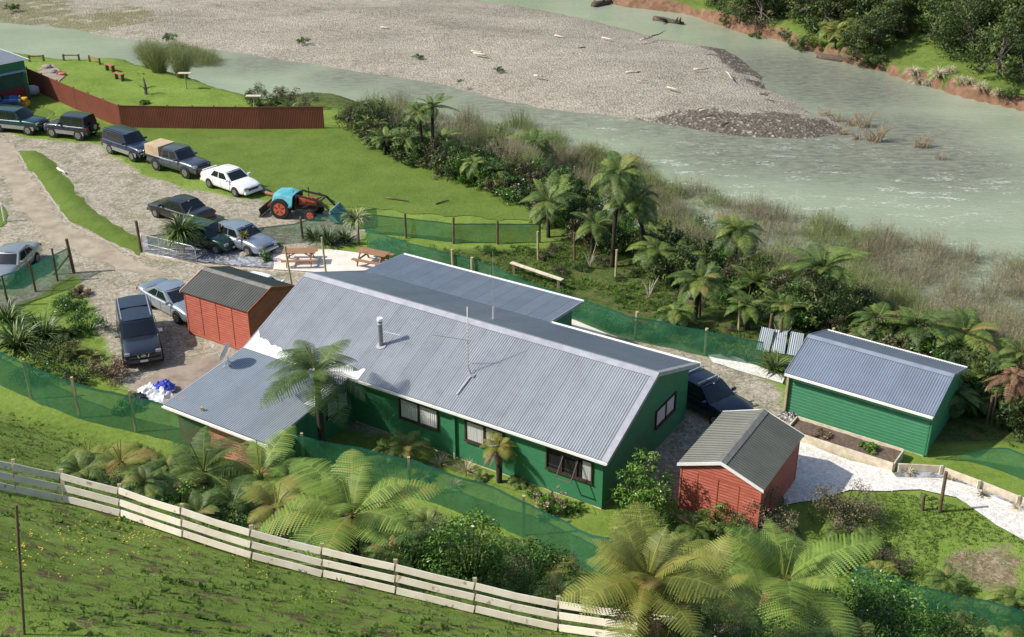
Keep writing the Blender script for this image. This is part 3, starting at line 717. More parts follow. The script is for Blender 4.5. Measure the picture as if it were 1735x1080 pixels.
m_ = MB(); m_.tube([(3.25-.06, -2.2, 2.1), (3.25-.06, -2.2, .1)], .045, 8); m_.build('downpipe', M_green2, gs)
m_ = MB(); m_.box(-3.2, -3.1, -2.35, -2.25, -.1, 2.1); m_.build('eave_post', M_tan, gs)

# ------------------------------------------------------------------ fences
def net_mat():
    k = NT('green_shade_netting'); n = k.noise(.7, 5, .6); n2 = k.noise(90, 2, .5)
    c = k.ramp(n, [(.3, (.025, .15, .075)), (.7, (.055, .24, .12))])
    top = k.attr('tint'); c = k.mix(k.ramp(top, [(.9, (0, 0, 0)), (.97, (.8, .8, .8))]), c, (.015, .12, .11))
    k.col(c); k.set(.6, 0, .3); k.bump(k.noise(2.2, 5, .6, stretch=(1, 1, .5)), .7, .1)
    tl = k.n('ShaderNodeBsdfTranslucent'); k.l(c, tl.inputs[0]); m1 = k.n('ShaderNodeMixShader'); m1.inputs[0].default_value = .35
    k.l(k.b.outputs[0], m1.inputs[1]); k.l(tl.outputs[0], m1.inputs[2])
    tr = k.n('ShaderNodeBsdfTransparent'); m2 = k.n('ShaderNodeMixShader')
    fac = k.math('ADD', k.math('MULTIPLY', n, .3), .47); fac = k.math('ADD', fac, k.math('MULTIPLY', k.math('GREATER_THAN', top, .93), .25))
    k.l(fac, m2.inputs[0]); k.l(tr.outputs[0], m2.inputs[1]); k.l(m1.outputs[0], m2.inputs[2])
    k.l(m2.outputs[0], k.t.nodes['Material Output'].inputs[0]); return k.m
M_net = net_mat()
def resample(pts, step):
    out = []
    for a, b in zip(pts, pts[1:]):
        L = (b-a).length; n = max(1, int(L/step))
        out += [a.lerp(b, i/n) for i in range(n)]
    return out+[pts[-1]]
def net_fence(label, base, h, posts, ph, pm=None, pr=.055, square=False, lean=0, hgt=None, strut=None):
    """base: list of survey bearings of the foot of the net"""
    B = [G(*p) if not isinstance(p, Vector) else p for p in base]
    root = empty('net_fence', B[0], 0, label, 'fence'); o = B[0]
    pts = resample(B, .35); L = 0; vs = []; ti = []; rows = 6; prev = pts[0]
    for i, p in enumerate(pts):
        L += (p-prev).length; prev = p
        hh = hgt(i/(len(pts)-1)) if hgt else h
        zg = T(p.x, p.y)-.05
        for j in range(rows+1):
            f = j/rows; wob = .07*nz(L, j*.4, .8, 3)+.05*nz(L, j, 2.1, 4)
            t_ = Vector((p.x+wob*.5-o.x, p.y+wob-o.y, zg+hh*f+.05*nz(L, 0, .7, 5)*f-o.z)); vs.append(t_); ti.append(f)
    m_ = MB(); m_.nofix = True; n = len(pts)
    m_.add(vs, [(i*(rows+1)+j, (i+1)*(rows+1)+j, (i+1)*(rows+1)+j+1, i*(rows+1)+j+1) for i in range(n-1) for j in range(rows)], ti)
    m_.build('netting', M_net, root, smooth=True)
    for q in posts:
        p = G(*q[:2]); h_ = q[2] if len(q) > 2 else ph; m_ = MB(); lx = random.uniform(-.05, .05)
        a_, b_ = Vector((p.x-o.x, p.y-o.y+.08, p.z-o.z-.2)), Vector((p.x-o.x+lx, p.y-o.y+.08, p.z-o.z+h_))
        if square: m_.beam(a_, b_, pr*2, pr*2, (0, 1, 0))
        else: m_.tube([a_, b_], pr, 9)
        m_.build('post', pm or M_tan, root)
    return root
net_fence('long green net fence at the hill foot in front of the house', [(-120, 590), (0, 652), (60, 682), (150, 715), (250, 738), (400, 778), (470, 792), (600, 818), (700, 842), (850, 893), (960, 948), (1060, 985), (1180, 1000)],
          1.5, [(52, 678, 2.1), (135, 710, 2.1), (230, 734, 2.1), (350, 765, 2.15), (515, 800, 1.85), (697, 842, 1.85), (888, 910, 1.85), (1040, 965, 1.8)], 1.7, square=True, hgt=lambda t: lerp(2.05, 1.7, t))
net_fence('sloping green net with dark posts beside the left silver sedan', [(-60, 545), (0, 515), (60, 495), (124, 462)], 1.6, [(14, 520, 1.8), (60, 496, 1.9), (97, 478, 2.0)], 1.9, M_oldpost, .06)
net_fence('green net along the patio between the gate and the tractor', [(252, 424), (330, 420), (395, 418), (440, 418), (500, 412), (545, 396), (598, 388), (640, 384)], 1.25,
          [(288, 423, 1.5), (377, 420, 1.5), (433, 419, 1.3), (513, 408, 1.5), (597, 390, 1.3)], 1.4, M_oldpost, .07, hgt=lambda t: 1.0 if t < .3 else 1.25)
net_fence('sagging green net at the lower edge of the lawn', [(618, 395), (690, 402), (770, 412), (845, 413), (915, 412)], 1.3, [(688, 405, 1.6), (768, 414, 1.7), (843, 415, 1.5), (914, 412, 1.4)], 1.5, M_oldpost, .07)
net_fence('green net running behind the house to the corrugated lean sheets', [(622, 424), (690, 448), (760, 468), (800, 478), (840, 492), (900, 520), (980, 546), (1060, 577), (1130, 590), (1200, 606), (1290, 622)],
          1.45, [(768, 472, 1.75), (800, 482, 1.6), (832, 489, 1.3), (1076, 578, 1.6), (1195, 604, 1.5)], 1.6, M_tan, .08)
net_fence('slumped green net on the grass right of the green shed', [(1585, 778), (1640, 782), (1700, 800), (1800, 840), (1900, 880)], .9, [(1672, 722, 1.5)], 1.5, M_oldpost, .06, hgt=lambda t: .12+1.1*sst(t*2.6))
net_fence('green net partly hidden by bushes in the lower right corner', [(1440, 1000), (1560, 1040), (1650, 1060), (1760, 1090)], 1.2, [], 1.5)
# strainer post with stay at the end of the left net
def postthing(name, label, cat, px, py, h, r, m, lean=(0, 0), stay=None, group=None):
    p = G(px, py); m_ = MB(); m_.tube([(0, 0, -.3), (lean[0], lean[1], h)], [r, r*.95], 10)
    o = m_.build(name, m, None, loc=p); tag(o, label, cat, group)
    return o, p
o, p = postthing('strainer_post', 'thick dark strainer post ending the left net fence', 'post', 126, 463, 2.1, .09, M_oldpost, (-.1, 0))
m_ = MB(); m_.tube([(-1.1, -.3, 0), (0, 0, 1.25)], .06, 8); m_.build('stay', M_oldpost, o)
postthing('strainer_post', 'dark strainer post carrying the metal gate', 'post', 240, 428, 2.0, .09, M_oldpost, (-.05, 0))
postthing('patio_post', 'tall slim timber post at the left of the patio', 'post', 498, 500, 2.9, .06, M_tan, (-.25, 0))
postthing('patio_post', 'tall slim timber post at the right of the patio beside the picnic table', 'post', 553, 466, 2.3, .06, M_tan, (-.1, 0))
postthing('marker_post', 'white marker post on the left verge', 'post', 8, 376, 1.2, .06, M_white)
for i, (px, py, h, lb) in enumerate(((1592, 868, 1.9, 'tall dark post in the grass below the white path'), (1563, 865, .75, 'short dark stub post beside the tall post in the grass'), (36, 1075, 2.4, 'thin dark stake standing at the bottom left corner'))):
    postthing('old_post', lb, 'post', px, py, h*(1 if i < 2 else .9), .07 if i < 2 else .02, M_oldpost, (-.05 if i < 2 else .34, 0))
sp = [(974, 442), (1043, 472), (1186, 538), (1252, 562), (1320, 590), (912, 440), (1680, 720), (818, 318), (1300, 585), (1405, 610)]
for i, (px, py) in enumerate(sp):
    postthing('fence_post', 'weathered wire fence post along the river side bank', 'post', px, py, 1.75, .07, M_tan if i % 2 else M_oldpost, (random.uniform(-.1, .1), 0), group='wire fence posts along the bank')
# post and rail fence
def rail_fence():
    P = [(-130, 806), (-20, 826), (10, 835), (108, 852), (205, 872), (312, 918), (425, 951), (550, 978), (668, 1010), (803, 1040), (945, 1068), (1095, 1092), (1250, 1120)]
    B = [G(*p) for p in P]
    for _ in range(1):
        B = [B[0]]+[(B[i-1]+B[i]*2+B[i+1])/4 for i in range(1, len(B)-1)]+[B[-1]]
    for b_ in B: b_.z = T(b_.x, b_.y)
    root = empty('rail_fence', B[0], 0, 'pale three rail timber fence crossing the foreground hillside', 'fence'); o = B[0]
    for p in B:
        m_ = MB(); q = p-o; m_.beam(q+Vector((0, .05, -.2)), q+Vector((0, .21, .80)), .09, .06, (0, 1, 0)); m_.build('post', M_tan, root)
    for j, z in enumerate((.16, .43, .70)):
        for a_, b_ in zip(B, B[1:]):
            m_ = MB(); r_ = random.uniform(-.015, .015)
            qa, qb = a_-o+Vector((.02, -.03+(z-.2)*.2, z+r_)), b_-o+Vector((-.02, -.03+(z-.2)*.2, z+r_))
            mid = qa.lerp(qb, .5); g_ = T(mid.x+o.x, mid.y+o.y)-o.z+z; mid.z = lerp(mid.z, g_, .35)
            m_.beam(qa, mid, .032, .155, (0, .2, 1)); m_.beam(mid, qb, .032, .155, (0, .2, 1)); m_.build('rail', M_rail, root)
kk = NT('sun_bleached_rail'); n_ = kk.noise(1.6, 5, .7); n2_ = kk.noise(5, 3, .5)
cc_ = kk.ramp(n_, [(.3, (.66, .58, .47)), (.7, (.86, .80, .70))]); cc_ = kk.mix(kk.ramp(n2_, [(.66, (0, 0, 0)), (.72, (.7, .7, .7))]), cc_, (.24, .16, .1))
kk.col(cc_); kk.set(.85, 0, .2); kk.bump(n_, .2, .01); M_rail = kk.m
rail_fence()
# brown iron boundary fence
def iron_fence():
    P = [G(50, 150), G(130, 186), G(206, 217), G(330, 219), G(440, 220), G(550, 219)]
    root = empty('boundary_fence', P[0], 0, 'long rust brown corrugated iron fence between the two lawns', 'fence'); o = P[0]
    rst = roof_mat('rust_brown_iron', (.20, .055, .032), (.27, .08, .048), .9, 0, .1, .6)
    for i, (a_, b_) in enumerate(zip(P, P[1:])):
        d = b_-a_; L = d.length; n = int(L/.02); u_ = d.normalized(); nn = Vector((-u_.y, u_.x, 0)); vs = []
        for q in range(n+1):
            t_ = q/n; c_ = a_-o+d*t_+nn*(.012*cos(2*pi*t_*L/.13)); vs += [c_+Vector((0, 0, -.05)), c_+Vector((0, 0, 1.75))]
        m_ = MB(); m_.add(vs, [(2*q, 2*q+2, 2*q+3, 2*q+1) for q in range(n)]); m_.build('iron_panel', rst, root)
        m_ = MB(); m_.beam(a_-o+Vector((0, 0, 1.77)), b_-o+Vector((0, 0, 1.77)), .06, .05); m_.build('capping', rst, root)
    for i, (a_, b_) in enumerate(zip(P, P[1:])):
        for t_ in (0, .33, .66):
            m_ = MB(); c_ = a_.lerp(b_, t_)-o+Vector((.0, .1, 0)); m_.box(c_.x-.05, c_.x+.05, c_.y-.02, c_.y+.06, c_.z, c_.z+1.85); m_.build('post', M_oldpost, root)
iron_fence()
# farm gate
def gate():
    a_ = G(243, 430); b_ = G(334, 449)+Vector((.0, 0, 0)); d = b_-a_; L = d.length; rz = atan2(d.y, d.x)
    root = empty('farm_gate', a_, rz, 'galvanised pipe and mesh farm gate standing open by the pebble bed', 'gate')
    m_ = MB(); r_ = .028; H_ = 1.25
    m_.tube([(0, 0, H_), (L-.25, 0, H_-.12), (L-.08, 0, H_-.2), (L, 0, H_-.35), (L, 0, .1)], r_, 8); m_.tube([(0, 0, H_), (0, 0, .1)], r_, 8); m_.tube([(0, 0, .1), (L, 0, .1)], r_, 8); m_.tube([(0, 0, .68), (L, 0, .55)], r_*.9, 8)
    for t_ in (.33, .66): m_.tube([(L*t_, 0, .1), (L*t_, 0, H_-.08)], .018, 6)
    m_.build('gate_frame', M_galv, root, smooth=True)
    m_ = MB(); x = .1
    while x < L+1.0:
        for s_ in (-1, 1):
            x0 = x; p0, p1 = (x0, .12), (x0-s_*1.0, 1.12)
            pts = []
            for t_ in (0, 1):
                pts.append((p0[0]+(p1[0]-p0[0])*t_, p0[1]+(p1[1]-p0[1])*t_))
            (xa, za), (xb, zb) = pts
            def clip(xa, za, xb, zb):
                lo, hi = 0, 1
                for q in range(60):
                    pass
                ts = [t/30 for t in range(31) if 0 <= xa+(xb-xa)*t/30 <= L]
                if len(ts) < 2: return None
                return (xa+(xb-xa)*ts[0], za+(zb-za)*ts[0], xa+(xb-xa)*ts[-1], za+(zb-za)*ts[-1])
            c_ = clip(xa, za, xb, zb)
            if c_: m_.beam((c_[0], 0, c_[1]), (c_[2], 0, c_[3]), .006, .006)
        x += .12
    m_.build('wire_mesh', M_galv, root)
gate()

# ------------------------------------------------------------------ vehicles
M_tyre = mat('tyre_rubber', (.012, .012, .012), (.03, .028, .025), 9, .9)
M_rim = mat('alloy_rim', (.32, .32, .32), (.45, .45, .45), 8, .35, .7)
M_cglass = mat('vehicle_glass', (.010, .014, .016), None, rough=.04, spec=.8)
M_plastic = mat('black_plastic', (.015, .015, .016), (.03, .03, .03), 9, .6)
M_chrome = mat('chrome', (.7, .7, .72), None, rough=.12, metal=1)
M_lamp = mat('headlight_glass', (.36, .38, .40), None, rough=.08, metal=.5)
M_tail = mat('red_lamp_glass', (.35, .01, .01), None, rough=.15)
M_plate = mat('number_plate', (.75, .75, .72), None, rough=.5)
def paint(name, c, metal=.5): return mat(name, c, tuple(x*1.15 for x in c), 3, .3, metal, .5, coat=.8)
def rnd_grid(f, nu, nv):
    vs = [f(i/nu, j/nv) for j in range(nv+1) for i in range(nu+1)]
    return vs, [(j*(nu+1)+i, j*(nu+1)+i+1, (j+1)*(nu+1)+i+1, (j+1)*(nu+1)+i) for j in range(nv) for i in range(nu)]
def wheel(root, x, y, r, wd, m=M_rim, parent_name='wheel'):
    s_ = 1 if y > 0 else -1
    m_ = MB(); m_.tube([(x, y-wd/2*s_, r), (x, y-wd*.42*s_, r), (x, y+wd*.36*s_, r), (x, y+wd/2*s_, r)], [r*.86, r, r, r*.88], 22)
    t_ = m_.build(parent_name, M_tyre, root, smooth=False)
    m_ = MB(); m_.disc((x, y+s_*(wd/2+.002), r), (0, s_, 0), r*.60, 18, .03)
    rm_ = m_.build('rim', m, t_)
    m_ = MB()
    for q in range(5):
        a_ = 2*pi*q/5+.3; m_.beam((x+cos(a_)*r*.16, y+s_*(wd/2+.019), r+sin(a_)*r*.16), (x+cos(a_)*r*.55, y+s_*(wd/2+.019), r+sin(a_)*r*.55), r*.09, .006, (0, 1, 0))
    m_.build('rim_slot', M_plastic, t_)
def vehicle(name, label, cat, S, col_, lower=None):
    """S: dict of lengths in metres; x forward"""
    L, W, H = S['L'], S['W'], S['H']; w2 = W/2; hf, hc, belt, deck = S['nose'], S['cowl'], S['belt'], S['deck']
    xf, xr = L/2, -L/2; cl = S.get('clear', .2); cx_, rf, rr, tx = S['cx'], S['rf'], S['rr'], S['tx']; wr = S.get('wr', .62)*W/2*1.2
    root = empty(name, (0, 0, 0), 0, label, cat); bev = .0
    tail_w = S.get('tailw', .93); nose_w = S.get('nosew', .86)
    st = [(xr, tail_w*.94, cl+.18, deck-.12), (xr+.06, tail_w, cl+.06, deck-.03), (xr+.35, .985, cl, deck), (tx-.02, 1, cl, deck if S.get('boot') else belt), (tx+.25, 1, cl, belt), (0, 1, cl, belt), (cx_-.1, 1, cl, belt+.01),
          (cx_+.08, .995, cl, hc), (lerp(cx_, xf, .55), .98, cl, lerp(hc, hf, .42)), (xf-.32, .95, cl, hf+.03), (xf-.08, nose_w, cl+.06, hf-.05), (xf, nose_w*.9, cl+.16, hf-.2)]
    st = [q for i, q in enumerate(st) if i == 0 or q[0] > st[i-1][0]+.01]
    vs = []; n = 14
    for x, wf, zb, zt in st:
        w_ = w2*wf; zs = zb+(zt-zb)*.80
        half = [(0, zb), (w_*.86, zb), (w_*.985, zb+.10), (w_, zb+(zt-zb)*.5), (w_*.985, zs), (w_*.90, zt-.012), (w_*.5, zt+.018), (0, zt+.025)]
        ring = half+[(-y, z) for y, z in half[-2:0:-1]]
        vs += [(x, y, z) for y, z in ring]
    n = 14; m = len(st)
    fs = [(i*n+k_, i*n+(k_+1) % n, (i+1)*n+(k_+1) % n, (i+1)*n+k_) for i in range(m-1) for k_ in range(n)]+[tuple(range(n)), tuple(range((m-1)*n, m*n))[::-1]]
    mb = MB(); mb.add(vs, fs); body = mb.build('body', col_, root, smooth=True, sub=1)
    if lower:
        mb = MB(); 
        for s_ in (-1, 1): mb.box(xr+.3, xf-.35, s_*(w2+.004)-.006, s_*(w2+.004)+.006, cl+.05, cl+.05+S.get('lowh', .28))
        tag(mb.build('lower_trim', lower, root), 'paler lower side trim')
    bow = S.get('bow', .09); wb_ = w2*.93; wt = wr; zb = belt-.02; zr = H-.05
    fx = lambda t: lerp(cx_, rf, t); bx = lambda t: lerp(tx, rr, t); wy = lambda t: lerp(wb_, wt, t**1.15); zz = lambda t: lerp(zb, zr, t)
    def front(s_, t, o=0): return (fx(t)+.0-bow*s_*s_+o, s_*wy(t), zz(t)+o*.3)
    def back(s_, t, o=0): return (bx(t)+bow*.7*s_*s_-o, s_*wy(t), zz(t)+o*.3)
    def side(q, t, sd, o=0): return (lerp(bx(t)+bow*.7, fx(t)-bow, q), sd*(wy(t)+o+.02*sin(pi*q)), zz(t))
    def top(q, s_): return (lerp(bx(1)+bow*.7*s_*s_, fx(1)-bow*s_*s_, q), s_*(wt+.02*sin(pi*q)*abs(s_)), zr+.05*(1-s_*s_)+.02*sin(pi*q))
    mb = MB()
    for f_ in (lambda a, b: front(2*a-1, b), lambda a, b: back(2*a-1, b), lambda a, b: side(a, b, 1), lambda a, b: side(a, b, -1), lambda a, b: top(a, 2*b-1)):
        v_, q_ = rnd_grid(f_, 8, 6); mb.add(v_, q_)
    bm = None; cab = mb.build('cabin', S.get('roofm', col_), root, smooth=True)
    bm = bmesh.new(); bm.from_mesh(cab.data); bmesh.ops.remove_doubles(bm, verts=bm.verts, dist=.004); bmesh.ops.recalc_face_normals(bm, faces=bm.faces)
    for e in bm.edges:
        if len(e.link_faces) == 2 and e.calc_face_angle(0) > .9: e.smooth = False
    bm.to_mesh(cab.data); bm.free()
    o = .012
    mb = MB(); v_, q_ = rnd_grid(lambda a, b: front((2*a-1)*.86, .07+.84*b, o), 6, 2); mb.add(v_, q_); ws = mb.build('windscreen', M_cglass, root, smooth=True)
    mb = MB(); mb.beam((fx(.1)+.03, -.5, zz(.1)+.02), (fx(.16)+.03, .05, zz(.16)+.02), .015, .015); mb.beam((fx(.1)+.03, .1, zz(.1)+.02), (fx(.16)+.03, .6, zz(.16)+.02), .015, .015); mb.build('wiper', M_plastic, ws)
    mb = MB(); v_, q_ = rnd_grid(lambda a, b: back((2*a-1)*.84, .12+.76*b, o), 6, 2); mb.add(v_, q_); mb.build('rear_window', M_cglass, root, smooth=True)
    for sd in (-1, 1):
        for qa, qb in S['win']:
            mb = MB(); v_, q_ = rnd_grid(lambda a, b: side(lerp(qa, qb, a), .12+.74*b, sd, o), 4, 2); mb.add(v_, q_); mb.build('side_window', M_cglass, root, smooth=True)
        mx = cx_-.28
        mb = MB(); mb.box(mx-.07, mx+.07, sd*(w2-.02) if sd > 0 else sd*(w2+.2), sd*(w2+.2) if sd > 0 else sd*(w2-.02), belt+.02, belt+.16); mb.build('door_mirror', S.get('mirror', col_), root, bevel=.03)
        for x_ in S['joints']:
            mb = MB(); mb.box(x_-.006, x_+.006, sd*(w2+.001)-.004, sd*(w2+.001)+.004, cl+.12, belt-.1); mb.build('door_gap', M_plastic, root)
        for x_ in S['joints'][:-1]:
            mb = MB(); mb.box(x_+.08, x_+.22, sd*(w2+.008)-.012, sd*(w2+.008)+.012, belt-.2, belt-.17); mb.build('door_handle', S.get('mirror', col_), root)
        hw, hh = S.get('lamp', (.34, .14))
        mb = MB(); y0, y1 = sorted((sd*(nose_w*w2-.02), sd*(nose_w*w2-hw))); mb.box(xf-.16, xf-.01, y0, y1, hf-.10-hh*.6, hf-.08+hh*.3); mb.build('headlight', M_lamp, root, bevel=.03)
        mb = MB(); y0, y1 = sorted((sd*(tail_w*w2*.99), sd*(tail_w*w2-.26))); th = S.get('tailh', .16); mb.box(xr-.006, xr+.10, y0, y1, deck-.16-th, deck-.14); mb.build('taillight', M_tail, root, bevel=.02)
    r = S['r']; xw = S['wb']/2; ox = S.get('wo', 0)
    for x_ in (ox-xw, ox+xw):
        for sd in (-1, 1):
            mb = MB(); mb.disc((x_, sd*(w2-.02), r+.02), (0, sd, 0), r*1.16, 22, .055); mb.build('wheel_arch', M_plastic, root)
            wheel(root, x_, sd*(w2-.075), r, .21, S.get('rim', M_rim))
    mb = MB(); mb.box(xf-.06, xf+.012, -nose_w*w2*.55, nose_w*w2*.55, hf-.26, hf-.12); mb.build('grille', S.get('grille', M_plastic), root, bevel=.01)
    mb = MB(); mb.box(xf-.15, xf+.05, -nose_w*w2*.98, nose_w*w2*.98, cl+.08, cl+.25+S.get('bh', 0)); bp_ = mb.build('front_bumper', S.get('bump', col_), root, bevel=.04)
    mb = MB(); mb.box(xf+.05, xf+.062, -.18, .18, cl+.12, cl+.23); mb.build('number_plate', M_plate, bp_)
    mb = MB(); mb.box(xr-.05, xr+.15, -tail_w*w2*.98, tail_w*w2*.98, cl+.1, cl+.28+S.get('bh', 0)); bp_ = mb.build('rear_bumper', S.get('bump', col_), root, bevel=.04)
    mb = MB(); mb.box(xr-.064, xr-.052, -.18, .18, cl+.14, cl+.25); mb.build('number_plate', M_plate, bp_)
    S['top'] = top; S['root'] = root
    return root
def park(root, S, A, B, sd, z=0.02):
    """A, B: bearings of the feet of the rear and front wheels on the side seen (sd=1 left side)"""
    a_, b_ = G(*A), G(*B); rz = atan2((b_-a_).y, (b_-a_).x); mid = (a_+b_)/2
    loc = Matrix.Rotation(rz, 3, 'Z') @ Vector((S.get('wo', 0), sd*S['W']/2*.96, 0)); root.location = (mid.x-loc.x, mid.y-loc.y, T(mid.x, mid.y)+z); root.rotation_euler = (0, 0, rz)
    return root
SED = dict(L=4.6, W=1.72, H=1.42, nose=.74, cowl=.93, belt=.90, deck=.98, clear=.19, cx=1.05, rf=.38, rr=-.98, tx=-1.55, wb=2.68, wo=.05, r=.31, boot=True, win=((.14, .47), (.51, .88)), joints=(-.85, .0, .9))
COUPE = dict(L=4.75, W=1.80, H=1.42, nose=.78, cowl=.98, belt=.95, deck=1.04, clear=.18, cx=1.15, rf=.30, rr=-.85, tx=-1.85, wb=2.8, wo=.05, r=.34, boot=True, bow=.14, win=((.16, .46), (.50, .86)), joints=(-.9, .0, .95))
SUV = dict(L=4.6, W=1.72, H=1.78, nose=1.02, cowl=1.13, belt=1.10, deck=1.12, clear=.36, cx=.98, rf=.50, rr=-2.02, tx=-2.22, wb=2.66, wo=.08, r=.38, win=((.05, .28), (.32, .60), (.64, .92)), joints=(-1.1, -.2, .78), lamp=(.3, .18), bh=.05, tailw=.97, nosew=.93, wr=.68)
JEEP = dict(SUV, L=3.85, W=1.66, H=1.80, cx=.70, rf=.35, rr=-1.70, tx=-1.84, wb=2.35, wo=.05, r=.40, win=((.08, .50), (.56, .92)), joints=(-.35, .55))
UTE = dict(SUV, L=4.9, W=1.70, H=1.78, cx=1.05, rf=.62, rr=-.72, tx=-.92, wb=2.95, wo=.05, r=.40, win=((.06, .46), (.53, .92)), joints=(-.75, .1, .85), tailw=.9)
PICK = dict(SUV, L=5.2, W=1.84, H=1.80, cx=1.20, rf=.60, rr=-2.30, tx=-2.50, wb=3.2, wo=.10, r=.39, win=((.05, .40), (.46, .68), (.71, .93)), joints=(-.9, .0, .95), nosew=.95, lamp=(.28, .12), mirror=M_chrome, wr=.70)
P_navy = paint('dark_blue_grey_paint', (.028, .036, .052)); P_silver = paint('blue_silver_paint', (.34, .39, .44), .6); P_white = paint('white_vehicle_paint', (.78, .78, .77), 0)
P_black = paint('black_paint', (.012, .012, .015), .2); P_dgreen = paint('dark_green_paint', (.012, .045, .05), .4); P_dblue = paint('dark_navy_paint', (.02, .035, .07), .4); P_grey = paint('grey_blue_paint', (.09, .105, .135), .5)
P_lsil = paint('silver_grey_paint', (.36, .38, .39), .6); P_midb = paint('very_dark_blue_paint', (.006, .011, .035), .3); P_roy = paint('royal_blue_paint', (.01, .035, .16), .3); P_dg2 = paint('bottle_green_paint', (.015, .05, .035), .3)

park(vehicle('four_wheel_drive', 'dark teal and silver four wheel drive wagon parked at the left edge of the row', 'car', SUV, P_dgreen, P_lsil), SUV, (0, 225), (48, 230), -1)
j = park(vehicle('four_wheel_drive', 'short grey four wheel drive with a spare wheel on its back door', 'car', JEEP, P_navy, P_lsil), JEEP, (133, 239), (91, 234), 1)
m_ = MB(); m_.tube([(-1.93, 0, .95), (-2.13, 0, .95)], [.36, .36], 20); sw = m_.build('spare_wheel', M_tyre, j); m_ = MB(); m_.disc((-2.14, 0, .95), (-1, 0, 0), .2, 16, .03); m_.build('rim', M_rim, sw)
sv = park(vehicle('four_wheel_drive', 'dark blue four wheel drive wagon parked behind the ute with the crate', 'car', dict(SUV, H=1.76), P_dblue, P_lsil), SUV, (189, 262), (224, 274), -1)
m_ = MB(); m_.tube([(2.42, -.55, .5), (2.42, -.5, 1.0), (2.42, .5, 1.0), (2.42, .55, .5)], .03, 8); m_.tube([(2.42, -.75, .72), (2.42, .75, .72)], .03, 8); m_.build('bull_bar', M_chrome, sv, smooth=True)
m_ = MB(); m_.box(-1.9, .3, -.62, -.58, 1.80, 1.84); m_.build('roof_rail', M_plastic, sv); m_ = MB(); m_.box(-1.9, .3, .58, .62, 1.80, 1.84); m_.build('roof_rail', M_plastic, sv)
ut = park(vehicle('ute', 'grey double cab ute carrying a pale plywood crate on its tray', 'ute', UTE, P_grey), UTE, (269, 290), (312, 302), -1)
m_ = MB(); m_.box(-2.62, -1.0, -.88, .88, .92, 1.0); m_.build('tray', M_plastic, ut)
m_ = MB(); m_.box(-2.50, -1.08, -.76, .76, 1.0, 1.72); cr = m_.build('crate', mat('plywood', (.42, .3, .19), (.56, .43, .29), 2, .85), ut, bevel=.01)
m_ = MB(); m_.tube([(2.5, -.6, .5), (2.55, -.5, 1.05), (2.55, .5, 1.05), (2.5, .6, .5)], .035, 8); m_.build('bull_bar', M_plastic, ut, smooth=True)
ws_ = park(vehicle('sedan', 'white sedan with an open dark sunroof beside the lawn edge', 'car', SED, P_white), SED, (356, 319), (399, 334), -1)
m_ = MB(); v_, q_ = rnd_grid(lambda a, b: (lerp(-.35, .12, a), lerp(-.36, .36, b), 1.415+.01*(1-(2*b-1)**2)), 3, 4); m_.add(v_, q_); m_.build('sunroof', M_cglass, ws_)
m_ = MB(); m_.box(-2.26, -2.14, -.6, .6, 1.0, 1.03); m_.build('rear_spoiler', P_white, ws_, bevel=.01)
park(vehicle('sedan', 'black sedan parked alone on the gravel behind a flax bush', 'car', dict(SED, L=4.7, W=1.78), P_black), SED, (318, 386), (262, 368), 1)
park(vehicle('sedan', 'silver blue sedan parked behind the pebble bed and dark posts', 'car', SED, P_silver), SED, (372, 418), (418, 434), -1)
park(vehicle('hatchback', 'bottle green car half hidden beside the flax bush at the gate', 'car', dict(SED, L=4.1, rr=-1.6, tx=-1.9, boot=False, deck=.95, win=((.1, .46), (.52, .88))), P_dg2), SED, (322, 421), (354, 429), -1)
# silver sedan at the left edge, facing down the slope of the drive
a_ = at(24, 462); c1 = vehicle('sedan', 'silver sedan at the left edge beyond the net fence, facing the camera', 'car', SED, P_lsil); c1.location = (a_.x, a_.y, .02); c1.rotation_euler = (0, 0, radians(-92))
c2 = vehicle('coupe', 'silver blue two door car between the dark pickup and the red shed', 'car', COUPE, P_silver); park(c2, COUPE, (252, 523), (301, 549), -1)
c3 = vehicle('pickup', 'dark grey double cab pickup with canopy and chrome mirrors facing the camera', 'pickup', PICK, P_navy)
a_ = at(247, 628); f_ = at(228, 541); hd = (a_-f_).normalized(); c3.location = (a_.x-hd.x*2.6, a_.y-hd.y*2.6, .02); c3.rotation_euler = (0, 0, atan2(hd.y, hd.x))
m_ = MB(); m_.box(-.86, -.83, -.66, .66, 1.79, 1.845); m_.build('canopy_gap', M_plastic, c3)
for sd in (-1, 1):
    m_ = MB(); m_.box(-2.1, .4, sd*.70-.02, sd*.70+.02, 1.78, 1.83); m_.build('roof_rail', M_galv, c3)
m_ = MB(); m_.beam((2.59, -.26, .86), (2.61, -.2, .70), .05, .05); m_.beam((2.59, .26, .86), (2.61, .2, .70), .05, .05); m_.build('grille_strip', M_chrome, c3)
m_ = MB(); m_.tube([(2.63+.004*q, .085*cos(2*pi*q/16), .82+.085*sin(2*pi*q/16)) for q in range(1)]+[(2.645, .085, .82)], .001, 4)
m_ = MB(); ring = [(2.63, .085*cos(2*pi*q/18), .80+.075*sin(2*pi*q/18)) for q in range(19)]; m_.tube(ring, .013, 6, False); m_.box(2.618, 2.645, -.11, .11, .782, .818); m_.build('badge', M_chrome, c3)
c4 = vehicle('wagon', 'very dark blue wagon with a roof rack between the house and the green shed', 'car', dict(SED, L=4.75, W=1.76, H=1.46, rr=-1.9, tx=-2.15, boot=False, deck=.95, win=((.05, .30), (.35, .6), (.64, .9))), P_midb); park(c4, SED, (1145, 686), (1204, 719), -1)
